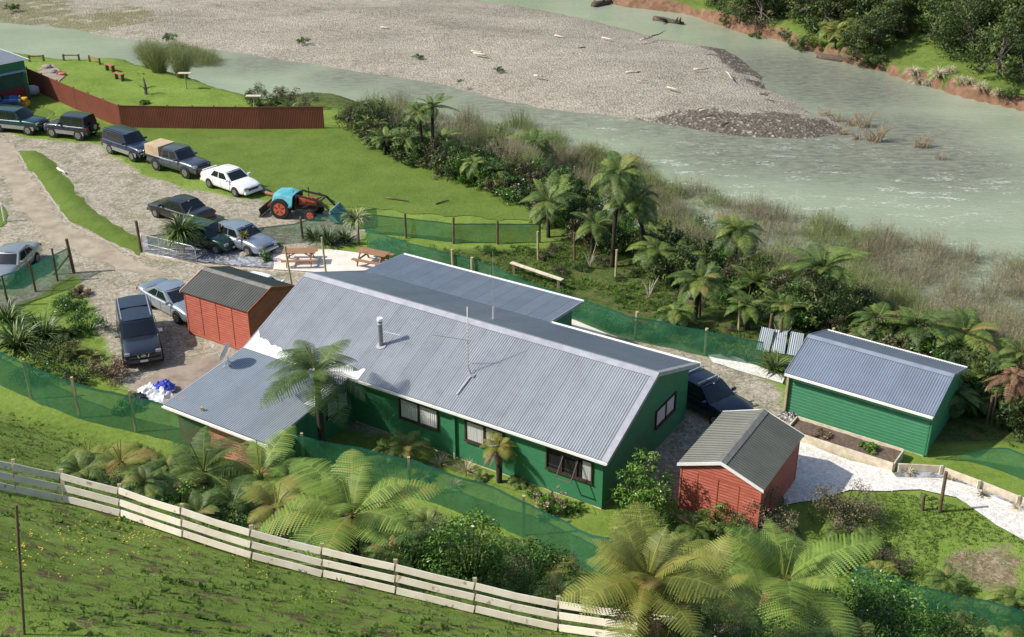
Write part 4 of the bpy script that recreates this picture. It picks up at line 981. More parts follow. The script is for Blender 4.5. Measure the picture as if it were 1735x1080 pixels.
for x_ in (-.9, .1):
    m_ = MB(); m_.box(x_-.03, x_+.03, -.72, .72, 1.53, 1.57); m_.box(x_-.04, x_+.04, -.70, -.66, 1.42, 1.53); m_.box(x_-.04, x_+.04, .66, .70, 1.42, 1.53); m_.build('roof_rack_bar', M_galv, c4)
c5 = vehicle('sedan', 'white car mostly hidden behind the red shed by the patio', 'car', SED, P_white); a_ = at(444, 512); c5.location = (a_.x, a_.y, .02); c5.rotation_euler = (0, 0, radians(-28))
c6 = vehicle('farm_truck', 'royal blue vehicle cut by the left edge above the row of parked cars', 'truck', JEEP, P_roy); park(c6, JEEP, (-24, 197), (17, 193), -1)

# ------------------------------------------------------------------ tractor
def tractor():
    p = G(510, 366); rt = empty('tractor', p, radians(-14), 'old red tractor with a turquoise sheet over its seat and a front loader', 'tractor')
    M_tr = mat('faded_tractor_red', (.36, .06, .025), (.5, .11, .05), 5, .6); M_orim = mat('orange_red_rim', (.5, .09, .045), (.6, .13, .07), 4, .6)
    M_blk = mat('oily_black_iron', (.02, .017, .015), (.06, .045, .035), 6, .6)
    for sd in (-1, 1):
        wheel(rt, -1.0, sd*.75, .68, .34, M_orim, 'rear_wheel'); wheel(rt, .95, sd*.66, .38, .2, M_orim, 'front_wheel')
    m_ = MB(); m_.box(-1.2, 1.15, -.16, .16, .5, .82); m_.box(-1.3, -.7, -.35, .35, .45, 1.0); m_.beam((.95, -.6, .4), (.95, .6, .4), .1, .1); m_.tube([(-1.0, -.9, .68), (-1.0, .9, .68)], .09, 10); m_.build('chassis', M_blk, rt, bevel=.02)
    m_ = MB(); prism(m_, [(.02, .84), (1.2, .84), (1.24, 1.1), (1.12, 1.26), (.02, 1.3)], 'y', -.24, .24); m_.build('bonnet', M_tr, rt, bevel=.04)
    m_ = MB(); m_.box(1.2, 1.26, -.2, .2, .85, 1.12); m_.build('radiator', M_blk, rt)
    m_ = MB(); m_.tube([(.6, .12, 1.2), (.6, .12, 1.95)], .03, 8); m_.build('exhaust_pipe', M_blk, rt)
    m_ = MB(); m_.tube([(-.45+.05*sin(2*pi*q/16), .2*cos(2*pi*q/16), 1.42+.2*sin(2*pi*q/16)*.8) for q in range(17)], .016, 6, False); m_.tube([(-.45, 0, 1.42), (.05, 0, 1.2)], .02, 6); m_.build('steering_wheel', M_blk, rt)
    def tf(a, b):
        x = lerp(-1.75, -.15, a); y = lerp(-1.0, 1.0, b); z = 1.52+.12*sin(a*pi)-.10*abs(2*b-1)**2+.06*nz(x, y, 2.2, 4)
        dr = max(0, abs(2*b-1)-.72)/.28; z -= dr*(.55+.2*nz(x, 0, 3, 1)); dr = max(0, .2-a)/.2; z -= dr*.55; x += dr*.1
        return (x, y*.92, z)
    m_ = MB(); v_, q_ = rnd_grid(tf, 24, 28); m_.add(v_, q_); o = m_.build('cover_sheet', mat('turquoise_sheet', (.08, .36, .42), (.14, .46, .52), 3, .6), rt, smooth=True); o.modifiers.new('t', 'SOLIDIFY').thickness = .012
    for sd in (-1, 1):
        m_ = MB(); y = sd*.48
        m_.beam((-.1, y, .6), (.0, y, 1.55), .09, .09); m_.beam((.0, y, 1.55), (1.6, y, 1.30), .08, .12); m_.beam((1.6, y, 1.30), (2.35, y, .55), .08, .12); m_.beam((.2, y, .7), (1.3, y, 1.2), .06, .06); m_.beam((1.1, y, 1.5), (2.2, y, .95), .05, .05)
        m_.build('loader_arm', M_blk, rt)
    m_ = MB(); m_.beam((1.6, -.48, 1.3), (1.6, .48, 1.3), .08, .08); m_.build('loader_crossbar', M_blk, rt)
    m_ = MB(); prof = [(2.3, .85), (2.25, .35), (2.45, .15), (2.95, .12), (2.95, .15), (2.48, .2), (2.32, .38), (2.36, .85)]
    prism(m_, prof, 'y', -.85, .85); prism(m_, [(2.3, .85), (2.25, .35), (2.45, .15), (2.95, .12)], 'y', -.88, -.85); prism(m_, [(2.3, .85), (2.25, .35), (2.45, .15), (2.95, .12)], 'y', .85, .88)
    m_.build('loader_bucket', mat('pale_teal_paint', (.16, .33, .36), (.26, .42, .44), 4, .6), rt)
    m_ = MB(); m_.beam((-1.2, -.25, .6), (-2.0, 0, .75), .06, .06); m_.beam((-1.2, .25, .6), (-2.0, 0, .75), .06, .06); m_.beam((-2.0, 0, .75), (-2.3, 0, .35), .08, .08); m_.build('hitch_frame', M_tr, rt)
    m_ = MB(); prism(m_, [(-2.45, .05), (-2.3, .3), (-2.4, .6), (-2.36, .6), (-2.25, .3), (-2.40, .05)], 'y', -1.0, .9); m_.build('rear_blade', M_blk, rt)
tractor()

# ------------------------------------------------------------------ garden furniture and odds and ends
M_picnic = mat('brown_stained_timber', (.24, .12, .06), (.38, .21, .12), 4, .75, stretch=(.5, 3, 1))
def picnic(px, py, rz, label):
    r_ = empty('picnic_table', G(px, py), rz, label, 'picnic table'); r_.location.z += .06
    m_ = MB()
    for i in range(5): m_.box(-.95, .95, -.36+i*.147, -.36+i*.147+.135, .72, .76)
    m_.build('table_top', M_picnic, r_)
    for s_ in (-1, 1):
        m_ = MB(); a_, b_ = sorted((s_*.62, s_*.88)); m_.box(-.95, .95, a_, (a_+b_)/2-.006, .42, .46); m_.box(-.95, .95, (a_+b_)/2+.006, b_, .42, .46); m_.build('bench_seat', M_picnic, r_)
        m_ = MB(); m_.beam((s_*.65, 0, .42-.03), (s_*.05, 0, .70), .09, .04); m_.build('brace', M_picnic, r_)
        m_ = MB(); m_.beam((s_*.65, -.85, .385), (s_*.65, .85, .385), .045, .1); m_.beam((s_*.65, -.36, .68), (s_*.65, .36, .68), .045, .08); m_.build('cross_beam', M_picnic, r_)
        for t_ in (-1, 1):
            m_ = MB(); m_.beam((s_*.70, t_*.25, .72), (s_*.70, t_*.68, .0), .045, .1); m_.build('leg', M_picnic, r_)
picnic(509, 447, radians(2), 'picnic table with attached benches at the left of the patio')
picnic(633, 449, radians(-24), 'picnic table with attached benches at the right end of the patio near the house')
# planter box
pf = Frame(0, 0, -.601); c4_ = [at(1352, 706, .45), at(1530, 762, .45), at(1515, 785, .45)]; loc = [pf.I @ Vector((c.x, c.y, 0)) for c in c4_]
x0, x1 = loc[0].x, loc[1].x; y1 = (loc[0].y+loc[1].y)/2; y0 = loc[2].y
pw = pf.M @ Vector(((x0+x1)/2, (y0+y1)/2, 0)); hx, hy = (x1-x0)/2, (y1-y0)/2
pb = empty('planter_box', (pw.x, pw.y, 0), -.601, 'long raised pine planter box along the front of the green shed', 'planter box')
for k_ in range(3):
    m_ = MB(); z = .0+k_*.155; m_.box(-hx, hx, -hy-.05, -hy, z, z+.145); m_.build('side_board', M_timber, pb); m_ = MB(); m_.box(-hx, hx, hy, hy+.05, z, z+.145); m_.build('side_board', M_timber, pb)
    for s_ in (-1, 1):
        m_ = MB(); a_, b_ = sorted((s_*(hx+.003), s_*(hx+.053))); m_.box(a_, b_, -hy, hy, z, z+.145); m_.build('end_board', M_timber, pb)
m_ = MB(); v_, q_ = rnd_grid(lambda a, b: (lerp(-hx, hx, a), lerp(-hy, hy, b), .33+.04*nz(a*9, b*3, 1, 2)), 40, 12); m_.add(v_, q_)
m_.build('soil', mat('dark_garden_soil', (.085, .058, .04), (.17, .125, .095), 7, .95, bump=.6, bscale=20), pb, smooth=True)
# retaining board beside the path
def edging(name, label, pts, h, t, m=None, posts=(), z0=-.05):
    B = [at(*p) for p in pts]; r_ = empty(name, B[0], 0, label, 'edging'); o = B[0]
    for a_, b_ in zip(B, B[1:]):
        m_ = MB(); m_.beam(a_-o+Vector((0, 0, h/2+z0)), b_-o+Vector((0, 0, h/2+z0)), t, h); m_.build('board', m or M_timber, r_)
    for p in posts:
        q = at(*p)-o; m_ = MB(); m_.box(q.x-.06, q.x+.06, q.y-.12, q.y-.03, -.05, h+.03); m_.build('stake', M_timber, r_)
edging('retaining_board', 'pale upright boards holding back the grass beside the shell path', [(1519, 798), (1590, 802), (1660, 828), (1735, 858), (1860, 915)], .42, .05, None, [(1522, 800), (1592, 803), (1655, 828), (1722, 854)])
edging('path_edging', 'low timber edging along the upper side of the shell path', [(1516, 812), (1590, 815), (1655, 838), (1735, 878), (1860, 940)], .12, .05)
edging('path_joint', 'thin timber joint across the white shell path', [(1514, 812), (1511, 834)], .1, .04)
edging('drive_edging', 'pale edging along the pebble bed and the gate foot', [(246, 431), (330, 448), (400, 456), (463, 461), (560, 466)], .12, .06)
edging('strip_edging', 'line of pale stones edging the grass strip in the drive', [(28, 258), (62, 300), (95, 348), (118, 378), (160, 400), (205, 421), (238, 438)], .10, .10, mat('pale_stone_edge', (.3, .26, .2), (.48, .43, .36), 5, .9))
sheet('pebble_bed', [(1520, 799), (1590, 803), (1660, 829), (1735, 860), (1860, 917), (1860, 938), (1735, 876), (1655, 836), (1590, 813), (1517, 810)], .05, M_bed, .5, .02)
# rubbish heap, sheets, plank, logs, slabs
def crumple(name, label, cat, px, py, rx, ry, h, m, seedv, n=22, tear=.0, zoff=0, rz=0):
    p = G(px, py); m_ = MB()
    def f(a, b):
        x, y = (2*a-1), (2*b-1); r_ = sqrt(x*x+y*y); e = max(0, 1-r_*r_*.75)
        return (x*rx*(1+.25*nz(x, y, 1.5, seedv)), y*ry*(1+.25*nz(y, x, 1.5, seedv+2)), h*e*(.55+.9*abs(nz(x*1.0, y*1.0, 2.6, seedv)))+.05*nz(x, y, 6, seedv)+zoff)
    v_, q_ = rnd_grid(f, n, n); m_.add(v_, q_); o = m_.build(name, m, None, smooth=False, loc=p); o.rotation_euler = (0, 0, rz); return tag(o, label, cat)
crumple('plastic_sheeting', 'crumpled white plastic sheeting heaped by the lean-to corner', 'plastic sheet', 262, 668, .95, .75, .5, mat('dirty_white_plastic', (.5, .52, .55), (.82, .84, .88), 2, .35), 2)
crumple('tarpaulin', 'bright blue tarpaulin bundle on the white plastic heap', 'tarpaulin', 280, 663, .45, .38, .42, mat('bright_blue_tarp', (.03, .05, .38), (.06, .1, .55), 3, .4), 5, 14, zoff=.2)
crumple('rubbish_bags', 'dark rubbish bags beside the plastic sheeting', 'rubbish bag', 232, 680, .6, .5, .5, mat('black_bag_plastic', (.02, .02, .025), (.05, .05, .06), 3, .4), 9, 14)
crumple('foliage_heap', 'pile of white shells and debris at the planter corner', 'debris heap', 1335, 708, .5, .3, .3, mat('mixed_debris', (.08, .06, .05), (.6, .58, .55), 9, .8, lo=.45, hi=.6), 11, 14)
for i, (px, py, dx, tilt) in enumerate(((1292, 596, 0, 62), (1318, 600, .2, 55), (1344, 604, .1, 60))):
    p = G(px, py); m_ = MB(); corr(m_, -.32, .32, [(0, 0), (1.15, 0)], .1, .015); o = m_.build('iron_sheet', M_iron2, None, smooth=True, loc=p+Vector((0, 0, .05))); o.rotation_euler = (radians(tilt), 0, -.5+dx)
    tag(o, ('leftmost', 'middle', 'rightmost')[i]+' loose iron sheet leaning on the net behind the flax bush', 'iron sheet')
def log(name, label, cat, a_, b_, r_, m, z=None, zl=.1, group=None, forks=0):
    A = at(*a_, z) if z is not None else G(*a_); B = at(*b_, z) if z is not None else G(*b_)
    A.z += zl; B.z += zl; m_ = MB(); d = B-A; pts = [Vector((0, 0, 0))]
    for q in (.33, .66, 1): pts.append(d*q+Vector((random.uniform(-.1, .1), random.uniform(-.1, .1), random.uniform(0, .1)))*d.length*.25)
    m_.tube(pts, [r_, r_*.9, r_*.75, r_*.45], 7)
    for q in range(forks):
        t_ = random.uniform(.3, .9); s_ = d*t_; e = s_+Vector((random.uniform(-1, 1), random.uniform(-1, 1), random.uniform(.1, .7)))*d.length*.35; m_.tube([s_, (s_+e)/2+Vector((0, 0, .05)), e], [r_*.5, r_*.35, r_*.15], 6)
    o = m_.build(name, m, None, loc=A, smooth=True); return tag(o, label, cat, group)
M_drift = mat('bleached_driftwood', (.42, .34, .26), (.66, .58, .48), 5, .9); M_ddrift = mat('dark_wet_driftwood', (.06, .045, .035), (.14, .1, .075), 5, .9)
p0 = G(866, 462); p1 = G(953, 492); m_ = MB(); m_.beam((0, 0, .62), (p1.x-p0.x, p1.y-p0.y, .62), .25, .06); pk = m_.build('plank', M_timber, None, loc=p0); tag(pk, 'long pale plank raised on short posts behind the net fence', 'plank')
for t_ in (.05, .92):
    m_ = MB(); q = (p1-p0)*t_; m_.box(q.x-.07, q.x+.07, q.y-.07, q.y+.07, -.1, .59); m_.build('leg', M_tan, pk)
log('fallen_pole', 'dark fallen pole lying on the lawn right of the tractor', 'pole', (655, 338), (692, 344), .06, M_oldpost); log('fallen_pole', 'short grey pole lying near the lower end of the lawn', 'pole', (738, 348), (760, 342), .06, M_oldpost)
log('log_beam', 'long brown timber beam lying behind the tractor by the white sedan', 'beam', (443, 328), (490, 340), .14, mat('rusty_brown_beam', (.2, .09, .05), (.32, .16, .1), 4, .8))
log('white_slab', 'pale broken slab at the edge of the grass strip', 'slab', (98, 288), (112, 297), .1, M_conc)
random.seed(21)
dl = [((798, 88), (818, 92)), ((803, 92), (824, 96)), ((1098, 66), (1122, 58)), ((1085, 70), (1105, 66)), ((1020, 66), (1040, 70)), ((1175, 120), (1200, 119)), ((1230, 124), (1240, 136)), ((1288, 161), (1301, 164)), ((1222, 214), (1240, 209)),
      ((1185, 190), (1200, 188)), ((740, 30), (752, 27)), ((645, 48), (660, 50)), ((875, 72), (888, 74)), ((980, 84), (992, 82)), ((1060, 125), (1085, 124)), ((1080, 140), (1100, 138)), ((940, 62), (955, 66)), ((690, 40), (700, 36)), ((560, 18), (590, 22)), ((1130, 150), (1150, 155)), ((905, 130), (925, 133))]
for i, (a_, b_) in enumerate(dl):
    dk = i in (2, 8, 12, 13, 7)
    log('driftwood_log', ('dark' if dk else 'bleached')+' driftwood log stranded on the gravel bar', 'driftwood', a_, b_, random.uniform(.06, .13), M_ddrift if dk else M_drift, ZW+1.0 if i not in (8,) else ZW+.3, .12, 'driftwood stranded on the gravel bar', random.randint(0, 2))
log('driftwood_snag', 'brown root snag lying in shallow water near the top of the picture', 'driftwood', (1005, 12), (1035, 6), .45, M_ddrift, ZW, .2, forks=5); log('driftwood_snag', 'low brown debris raft in the upper river beside the far bank', 'driftwood', (1108, 34), (1158, 42), .4, M_ddrift, ZW, .1, forks=6)
log('driftwood_snag', 'dark log raft against the eroded far bank', 'driftwood', (1385, 98), (1460, 110), .4, M_ddrift, ZW, .1, forks=5)
def snag(px, py, n, h, label):
    p = at(px, py, ZW); m_ = MB(); rd = random.Random(px)
    for q in range(n):
        a_ = rd.uniform(-1.2, 1.2)+(pi if rd.random() < .35 else 0); l = rd.uniform(.4, 1)*h*1.2; up = rd.uniform(.2, 1.0)*h; e = Vector((cos(a_)*l*.7, sin(a_)*l*.5, up)); s_ = Vector((rd.uniform(-.6, .6), rd.uniform(-.3, .3), -.2))
        m_.tube([s_, (s_+e)/2+Vector((0, 0, .12*h)), e], [.03, .018, .007], 4)
    o = m_.build('stranded_brush', mat('tan_dead_twigs', (.22, .165, .10), (.40, .32, .21), 5, .9), None, loc=p); tag(o, label, 'driftwood brush', 'pale brush stranded in the shallows')
for i, (px, py, n, h) in enumerate(((1395, 196, 26, 1.0), (1415, 206, 30, 1.1), (1438, 212, 30, 1.6), (1462, 216, 30, 1.7), (1482, 240, 60, 2.0), (1425, 228, 30, .9), (1448, 236, 24, .8), (1560, 250, 46, 1.4), (1592, 270, 24, .8))):
    snag(px, py, n, h, 'pale dead brush stranded in the shallows off the gravel bar')
# boulders on the pebble bed and along the lawn edge
def rock(px, py, r_, label, group, m, z=None, sq=.6):
    p = G(px, py) if z is None else at(px, py, z); m_ = MB(); bm = bmesh.new(); bmesh.ops.create_icosphere(bm, subdivisions=2, radius=r_)
    vs = [(v.co.x*(1+.3*nz(v.co.x+px, v.co.y, 2/r_*.5, 1)), v.co.y*(1+.3*nz(v.co.y, v.co.z+px, 2/r_*.5, 2)), v.co.z*sq*(1+.25*nz(v.co.z, v.co.x+px, 2/r_*.5, 3))) for v in bm.verts]
    fs = [tuple(v.index for v in f.verts) for f in bm.faces]; bm.free(); m_.add(vs, fs); o = m_.build('rock', m, None, loc=p+Vector((0, 0, r_*sq*.4))); tag(o, label, 'rock', group)
M_rock = mat('tan_rock', (.2, .17, .13), (.42, .38, .31), 4, .9, bump=.3); M_grock = mat('grey_rock', (.12, .12, .12), (.3, .3, .3), 4, .9, bump=.3)
for px, py, r_ in ((345, 428, .28), (415, 434, .32), (470, 428, .34), (408, 424, .2), (440, 422, .2), (380, 424, .22)): rock(px, py, r_, 'tan boulder set on the grey pebble bed', 'boulders on the pebble bed', M_rock)
for i in range(16): rock(440+i*3.6+random.uniform(-1, 1), 322+i*1.45+random.uniform(-1, 1), random.uniform(.14, .28), 'stone in the rough row edging the lawn behind the white sedan', 'stones edging the lawn', M_grock if i % 2 else M_rock)
# upper left neighbours' building, walls, rails, garden
def far_building():
    p = G(0, 150); F_ = Frame(p.x, p.y, radians(-43)); r_ = empty('outbuilding', p, radians(-43), 'low green and red outbuilding with pale blue roofs at the left edge', 'building')
    h = lambda px, py, z: (F_.I @ at(px, py, z))
    a_ = h(44, 121, 2.5); b_ = h(49, 101, 3.3)
    m_ = MB(); corr(m_, a_.x-4, a_.x, [(a_.y-10, 2.5), (a_.y, 2.5)]); m_.build('roof', M_iron2, r_, smooth=True)
    m_ = MB(); corr(m_, b_.x-7, b_.x, [(b_.y-12, 3.3), (b_.y, 3.3)]); m_.build('upper_roof', M_iron, r_, smooth=True)
    m_ = MB(); m_.box(a_.x-.35, a_.x-.2, a_.y-10, a_.y-.2, 1.25, 2.46); m_.box(a_.x-4, a_.x-.36, a_.y-.35, a_.y-.2, 1.25, 2.46); m_.build('wall', mat('dark_green_boards', (.02, .06, .04), (.03, .09, .055), 3, .7), r_)  # wall boards in a darker green than the upper wall
    m_ = MB(); m_.box(a_.x-.33, a_.x-.17, a_.y-10, a_.y-.17, -.3, 1.24); m_.box(a_.x-4, a_.x-.34, a_.y-.33, a_.y-.17, -.3, 1.24); m_.build('base_wall', mat('dark_red_panel', (.16, .02, .02), (.22, .035, .03), 3, .7), r_)
    m_ = MB(); m_.box(b_.x-6.8, b_.x-.3, b_.y-.4, b_.y-.3, -.3, 3.25); m_.box(b_.x-.4, b_.x-.3, b_.y-12, b_.y-.41, -.3, 3.25); m_.build('upper_wall', M_green, r_)
    m_ = MB(); m_.box(a_.x-4, a_.x, a_.y, a_.y+.03, 2.38, 2.53); m_.build('bargeboard', M_white, r_)
    m_ = MB(); m_.box(b_.x-7, b_.x, b_.y, b_.y+.03, 3.18, 3.33); m_.build('bargeboard', M_white, r_)
far_building()
def tshape(px, py, h, wd, label):
    p = G(px, py); r_ = empty('bird_table', p, 0, label, 'bird table'); m_ = MB(); m_.tube([(0, 0, -.2), (0, 0, h)], .07, 8); m_.build('post', M_tan, r_); m_ = MB(); m_.box(-wd/2, wd/2, -.25, .25, h, h+.05); m_.build('board', M_drift, r_)
tshape(316, 151, 1.35, 1.1, 'bird table on a post on the upper lawn beside the willow'); tshape(432, 190, 1.3, 1.2, 'bird table on a post just behind the brown iron fence')
def bench(px, py, rz, label, l=1.5):
    p = G(px, py); r_ = empty('garden_bench', p, rz, label, 'bench'); m_ = MB(); m_.box(-l/2, l/2, -.2, .2, .55, .62); m_.build('seat', mat('orange_brown_timber', (.3, .12, .05), (.42, .19, .09), 3, .8), r_)
    for s_ in (-1, 1): m_ = MB(); m_.box(s_*l*.42-.06, s_*l*.42+.06, -.15, .15, -.1, .55); m_.build('leg', M_oldpost, r_)
bench(187, 121, radians(-42), 'upper of two narrow brown benches on the upper lawn', 1.2); bench(203, 136, radians(-42), 'lower of two narrow brown benches on the upper lawn', 1.2)
for i, (a_, b_, l) in enumerate((((50, 105), (75, 104), 'left'), ((108, 103), (135, 103), 'middle'), ((152, 105), (170, 110), 'right'))):
    A, B = G(*a_), G(*b_); r_ = empty('low_rail', A, 0, 'the '+l+' of three low brown rails at the top of the river bank', 'rail'); m_ = MB(); d = B-A; m_.beam((0, 0, .5), (d.x, d.y, .5+d.z), .06, .11); m_.build('rail', mat('orange_brown_timber', (.3, .12, .05)), r_)
    for t_ in (.02, .98): m_ = MB(); q = d*t_; m_.box(q.x-.07, q.x+.07, q.y-.07, q.y+.07, q.z-.2, q.z+.6); m_.build('post', M_oldpost, r_)
sheet('garden_slab', [(62, 118), (90, 110), (112, 128), (100, 140), (80, 138)], .06, M_slab, .8, .1)
for i, (px, py, m__) in enumerate(((80, 116, 'tan'), (92, 124, 'grey'), (101, 126, 'brown'), (106, 128, 'rust'))):
    rock(px, py, random.uniform(.3, .5), m__+' stone in the small rock garden left of the upper lawn', 'rock garden stones', (M_rock, M_grock, M_oldpost, M_red)[i])
m_ = MB(); m_.tube([(-1.6, 0, .45), (-1.2, 0, .45), (1.3, 0, .42), (1.6, 0, .42)], [.2, .42, .42, .25], 14); o = m_.build('water_tank', mat('grey_white_tank', (.5, .5, .52), (.66, .66, .68), 3, .5), None, loc=G(34, 163)); o.rotation_euler = (0, 0, radians(15)); tag(o, 'pale grey cylinder tank lying by the red wall at upper left', 'tank')
p = G(38, 184); m_ = MB(); m_.box(-.6, .6, -.4, .4, .25, .6); m_.box(-.2, .5, -.3, .3, .6, .9); o = m_.build('yellow_drum_crate', mat('orange_yellow_plastic', (.6, .3, .02), (.7, .38, .04), 3, .5), None, loc=p, bevel=.08); tag(o, 'orange yellow crate on the grass behind the parked cars', 'crate')

# ------------------------------------------------------------------ plants
L_fern = leafmat('fern_green', (.022, .045, .012), (.075, .13, .028), (.20, .265, .055), (.27, .20, .075))
L_fernb = leafmat('bronze_fern', (.05, .07, .015), (.13, .15, .027), (.245, .265, .05), (.29, .19, .06), trans=.1)
L_fernd = leafmat('dark_fern_green', (.018, .036, .010), (.05, .095, .02), (.135, .20, .038), (.30, .22, .08), trans=.1)
L_fernm = leafmat('mid_fern_green', (.025, .05, .012), (.085, .155, .028), (.215, .31, .055), (.34, .26, .09), trans=.12)
L_dry = leafmat('dead_frond_brown', (.07, .035, .02), (.17, .09, .05), (.3, .18, .1), (.4, .27, .16), trans=.1)
L_bush = leafmat('glossy_leaf_green', (.02, .055, .012), (.06, .15, .022), (.17, .30, .05), (.3, .34, .12), rough=.35)
L_dark = leafmat('dark_forest_leaf', (.022, .042, .012), (.06, .095, .024), (.14, .185, .045), (.22, .21, .07))
L_olive = leafmat('olive_brown_leaf', (.035, .035, .018), (.10, .10, .05), (.22, .19, .11), (.30, .17, .12))
L_will = leafmat('willow_twig', (.055, .07, .025), (.15, .19, .055), (.28, .33, .10), (.38, .30, .22), trans=.25)
L_willb = leafmat('bare_willow_twig', (.08, .075, .045), (.20, .185, .10), (.33, .30, .18), (.42, .35, .27), trans=.2)
L_flax = leafmat('flax_blade', (.02, .045, .015), (.065, .12, .03), (.22, .28, .09), (.5, .48, .3), rough=.35, trans=.12)
L_tuss = leafmat('pale_tussock', (.25, .2, .12), (.45, .38, .25), (.65, .58, .42), None)
L_weed = leafmat('low_weed_leaf', (.06, .11, .02), (.12, .20, .035), (.20, .30, .06), (.30, .27, .10), trans=.5, rough=.8)
M_trunk = mat('dark_fern_trunk', (.018, .014, .010), (.07, .05, .035), 7, .95, bump=.5, stretch=(1, 1, .3)); M_bark = mat('grey_bark', (.08, .065, .05), (.2, .17, .14), 7, .9, stretch=(1, 1, .3))
ZUP = Vector((0, 0, 1))
def frond(mb, O, az, L, el, droop, wid, npin, mode, tint, rd, mpin=9, rach=.016):
    h = Vector((cos(az), sin(az), 0)); S = Vector((-sin(az), cos(az), 0)); n = 12; P = [O.copy()]; Ts = []
    for i in range(n):
        e = el-droop*((i+.5)/n)**1.25; t_ = h*cos(e)+ZUP*sin(e); Ts.append(t_); P.append(P[-1]+t_*(L/n))
    Ts.append(Ts[-1])
    vs = []; 
    for i in range(n+1):
        w_ = rach*(1-.85*i/n); vs += [P[i]-S*w_, P[i]+S*w_]
    mb.add(vs, [(2*i, 2*i+1, 2*i+3, 2*i+2) for i in range(n)], min(1, tint+.3))
    tw = rd.uniform(-.25, .25)
    for i in range(npin):
        s_ = .10+.9*(i+.5)/npin; f = s_*n; k_ = min(n-1, int(f)); p = P[k_].lerp(P[k_+1], f-k_); t_ = Ts[k_]
        N = t_.cross(S); N = -N if N.z < 0 else N
        prof = min(1, (s_-.02)/.28)**.8*(1-max(0, (s_-.45)/.55)**1.6)
        l = wid*max(.05, prof)*rd.uniform(.9, 1.1); sp = L*.9/npin
        for sd in (-1, 1):
            d = (S*sd*cos(.32)+t_*sin(.32)+N*(.15*sd*tw)).normalized(); dn = -N*.12-ZUP*.34
            tt = tint+rd.uniform(-.17, .17)
            if mode == 0:
                mid = p+d*l*.55+dn*l*.10; tip = p+d*l+dn*l*.42; w_ = t_*sp*.47
                mb.add([p-w_*.5, mid-w_, tip, mid+w_, p+w_*.5], [(0, 1, 3, 4), (1, 2, 3)], tt)
            else:
                m_ = max(3, int(mpin*l/wid+2)); vs = []; fs = []; pl = min(sp*.98, l*.34)
                for q in range(m_):
                    a = q/m_; b = (q+1.02)/m_; c_ = (a+b)/2
                    pa = p+d*l*a+dn*l*a*a*.42; pb = p+d*l*b+dn*l*b*b*.42; e_ = pl*(1-c_*.75)
                    o = len(vs); vs += [pa, pb, (pa+pb)/2+t_*e_+d*e_*.35-N*e_*.12, (pa+pb)/2-t_*e_+d*e_*.35-N*e_*.12]; fs += [(o, o+1, o+2), (o+1, o, o+3)]
                mb.add(vs, fs, tt)
def fern_crown(seed, n, L, mode=0, npin=26, wid=.30, droop=1.25, el=(.15, 1.25), tint=(.3, .65), dry=.06, mpin=9, curl=0):
    rd = random.Random(seed); mb = MB(); mb.nofix = True
    for i in range(n):
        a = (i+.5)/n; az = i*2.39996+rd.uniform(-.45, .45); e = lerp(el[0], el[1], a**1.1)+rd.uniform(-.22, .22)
        ll = L*lerp(1.0, .62, a**2)*rd.uniform(.66, 1.1); tn = rd.uniform(*tint)+.12*a
        if rd.random() < dry: tn = .95
        frond(mb, Vector((cos(az)*.06, sin(az)*.06, 0)), az, ll, e, droop*rd.uniform(.8, 1.25), wid*ll, npin, mode, tn, rd, mpin, .012 if mode == 0 else .016)
    for i in range(curl):
        az = rd.uniform(0, 6.28); h_ = L*rd.uniform(.3, .5); t_ = Vector((cos(az)*.25*h_, sin(az)*.25*h_, h_)); mb.tube([(0, 0, 0), t_*.5, t_, t_+Vector((cos(az), sin(az), .1))*.12], [.02, .015, .012, .006], 5, tint=.8)
    return mb
def skirt(seed, n, L, top=0):
    rd = random.Random(seed); mb = MB(); mb.nofix = True
    for i in range(n):
        az = i*2.4+rd.uniform(-.3, .3); frond(mb, Vector((cos(az)*.08, sin(az)*.08, top-.05)), az, L*rd.uniform(.7, 1.1), rd.uniform(-.5, .0), rd.uniform(.9, 1.3), L*.16, 14, 0, rd.uniform(.2, .7), rd, rach=.02)
    return mb
def trunk_mb(H, r0=.13, r1=.10, lean=(0, 0), seed=0):
    rd = random.Random(seed); mb = MB(); n = 10; pts = []; rs = []
    for i in range(n+1):
        t_ = i/n; pts.append((lean[0]*(t_*t_-1), lean[1]*(t_*t_-1), -H-.3+(H+.3)*t_)); rs.append(lerp(r0, r1, t_)*rd.uniform(.88, 1.12)*(1.3 if i == 0 else 1))
    mb.tube(pts, rs, 10); return mb
CROWNS = {}
def proto(key, mk, name, m):
    if key not in CROWNS:
        o = mk().build(name, m, None, smooth=False); COL.objects.unlink(o); CROWNS[key] = o.data; bpy.data.objects.remove(o)
    return CROWNS[key]
def meshobj(name, me, parent=None, loc=(0, 0, 0), sc=1, rz=0):
    o = bpy.data.objects.new(name, me); COL.objects.link(o); o.parent = parent; o.location = loc; o.scale = (sc,)*3 if not isinstance(sc, tuple) else sc; o.rotation_euler = (0, 0, rz); return o
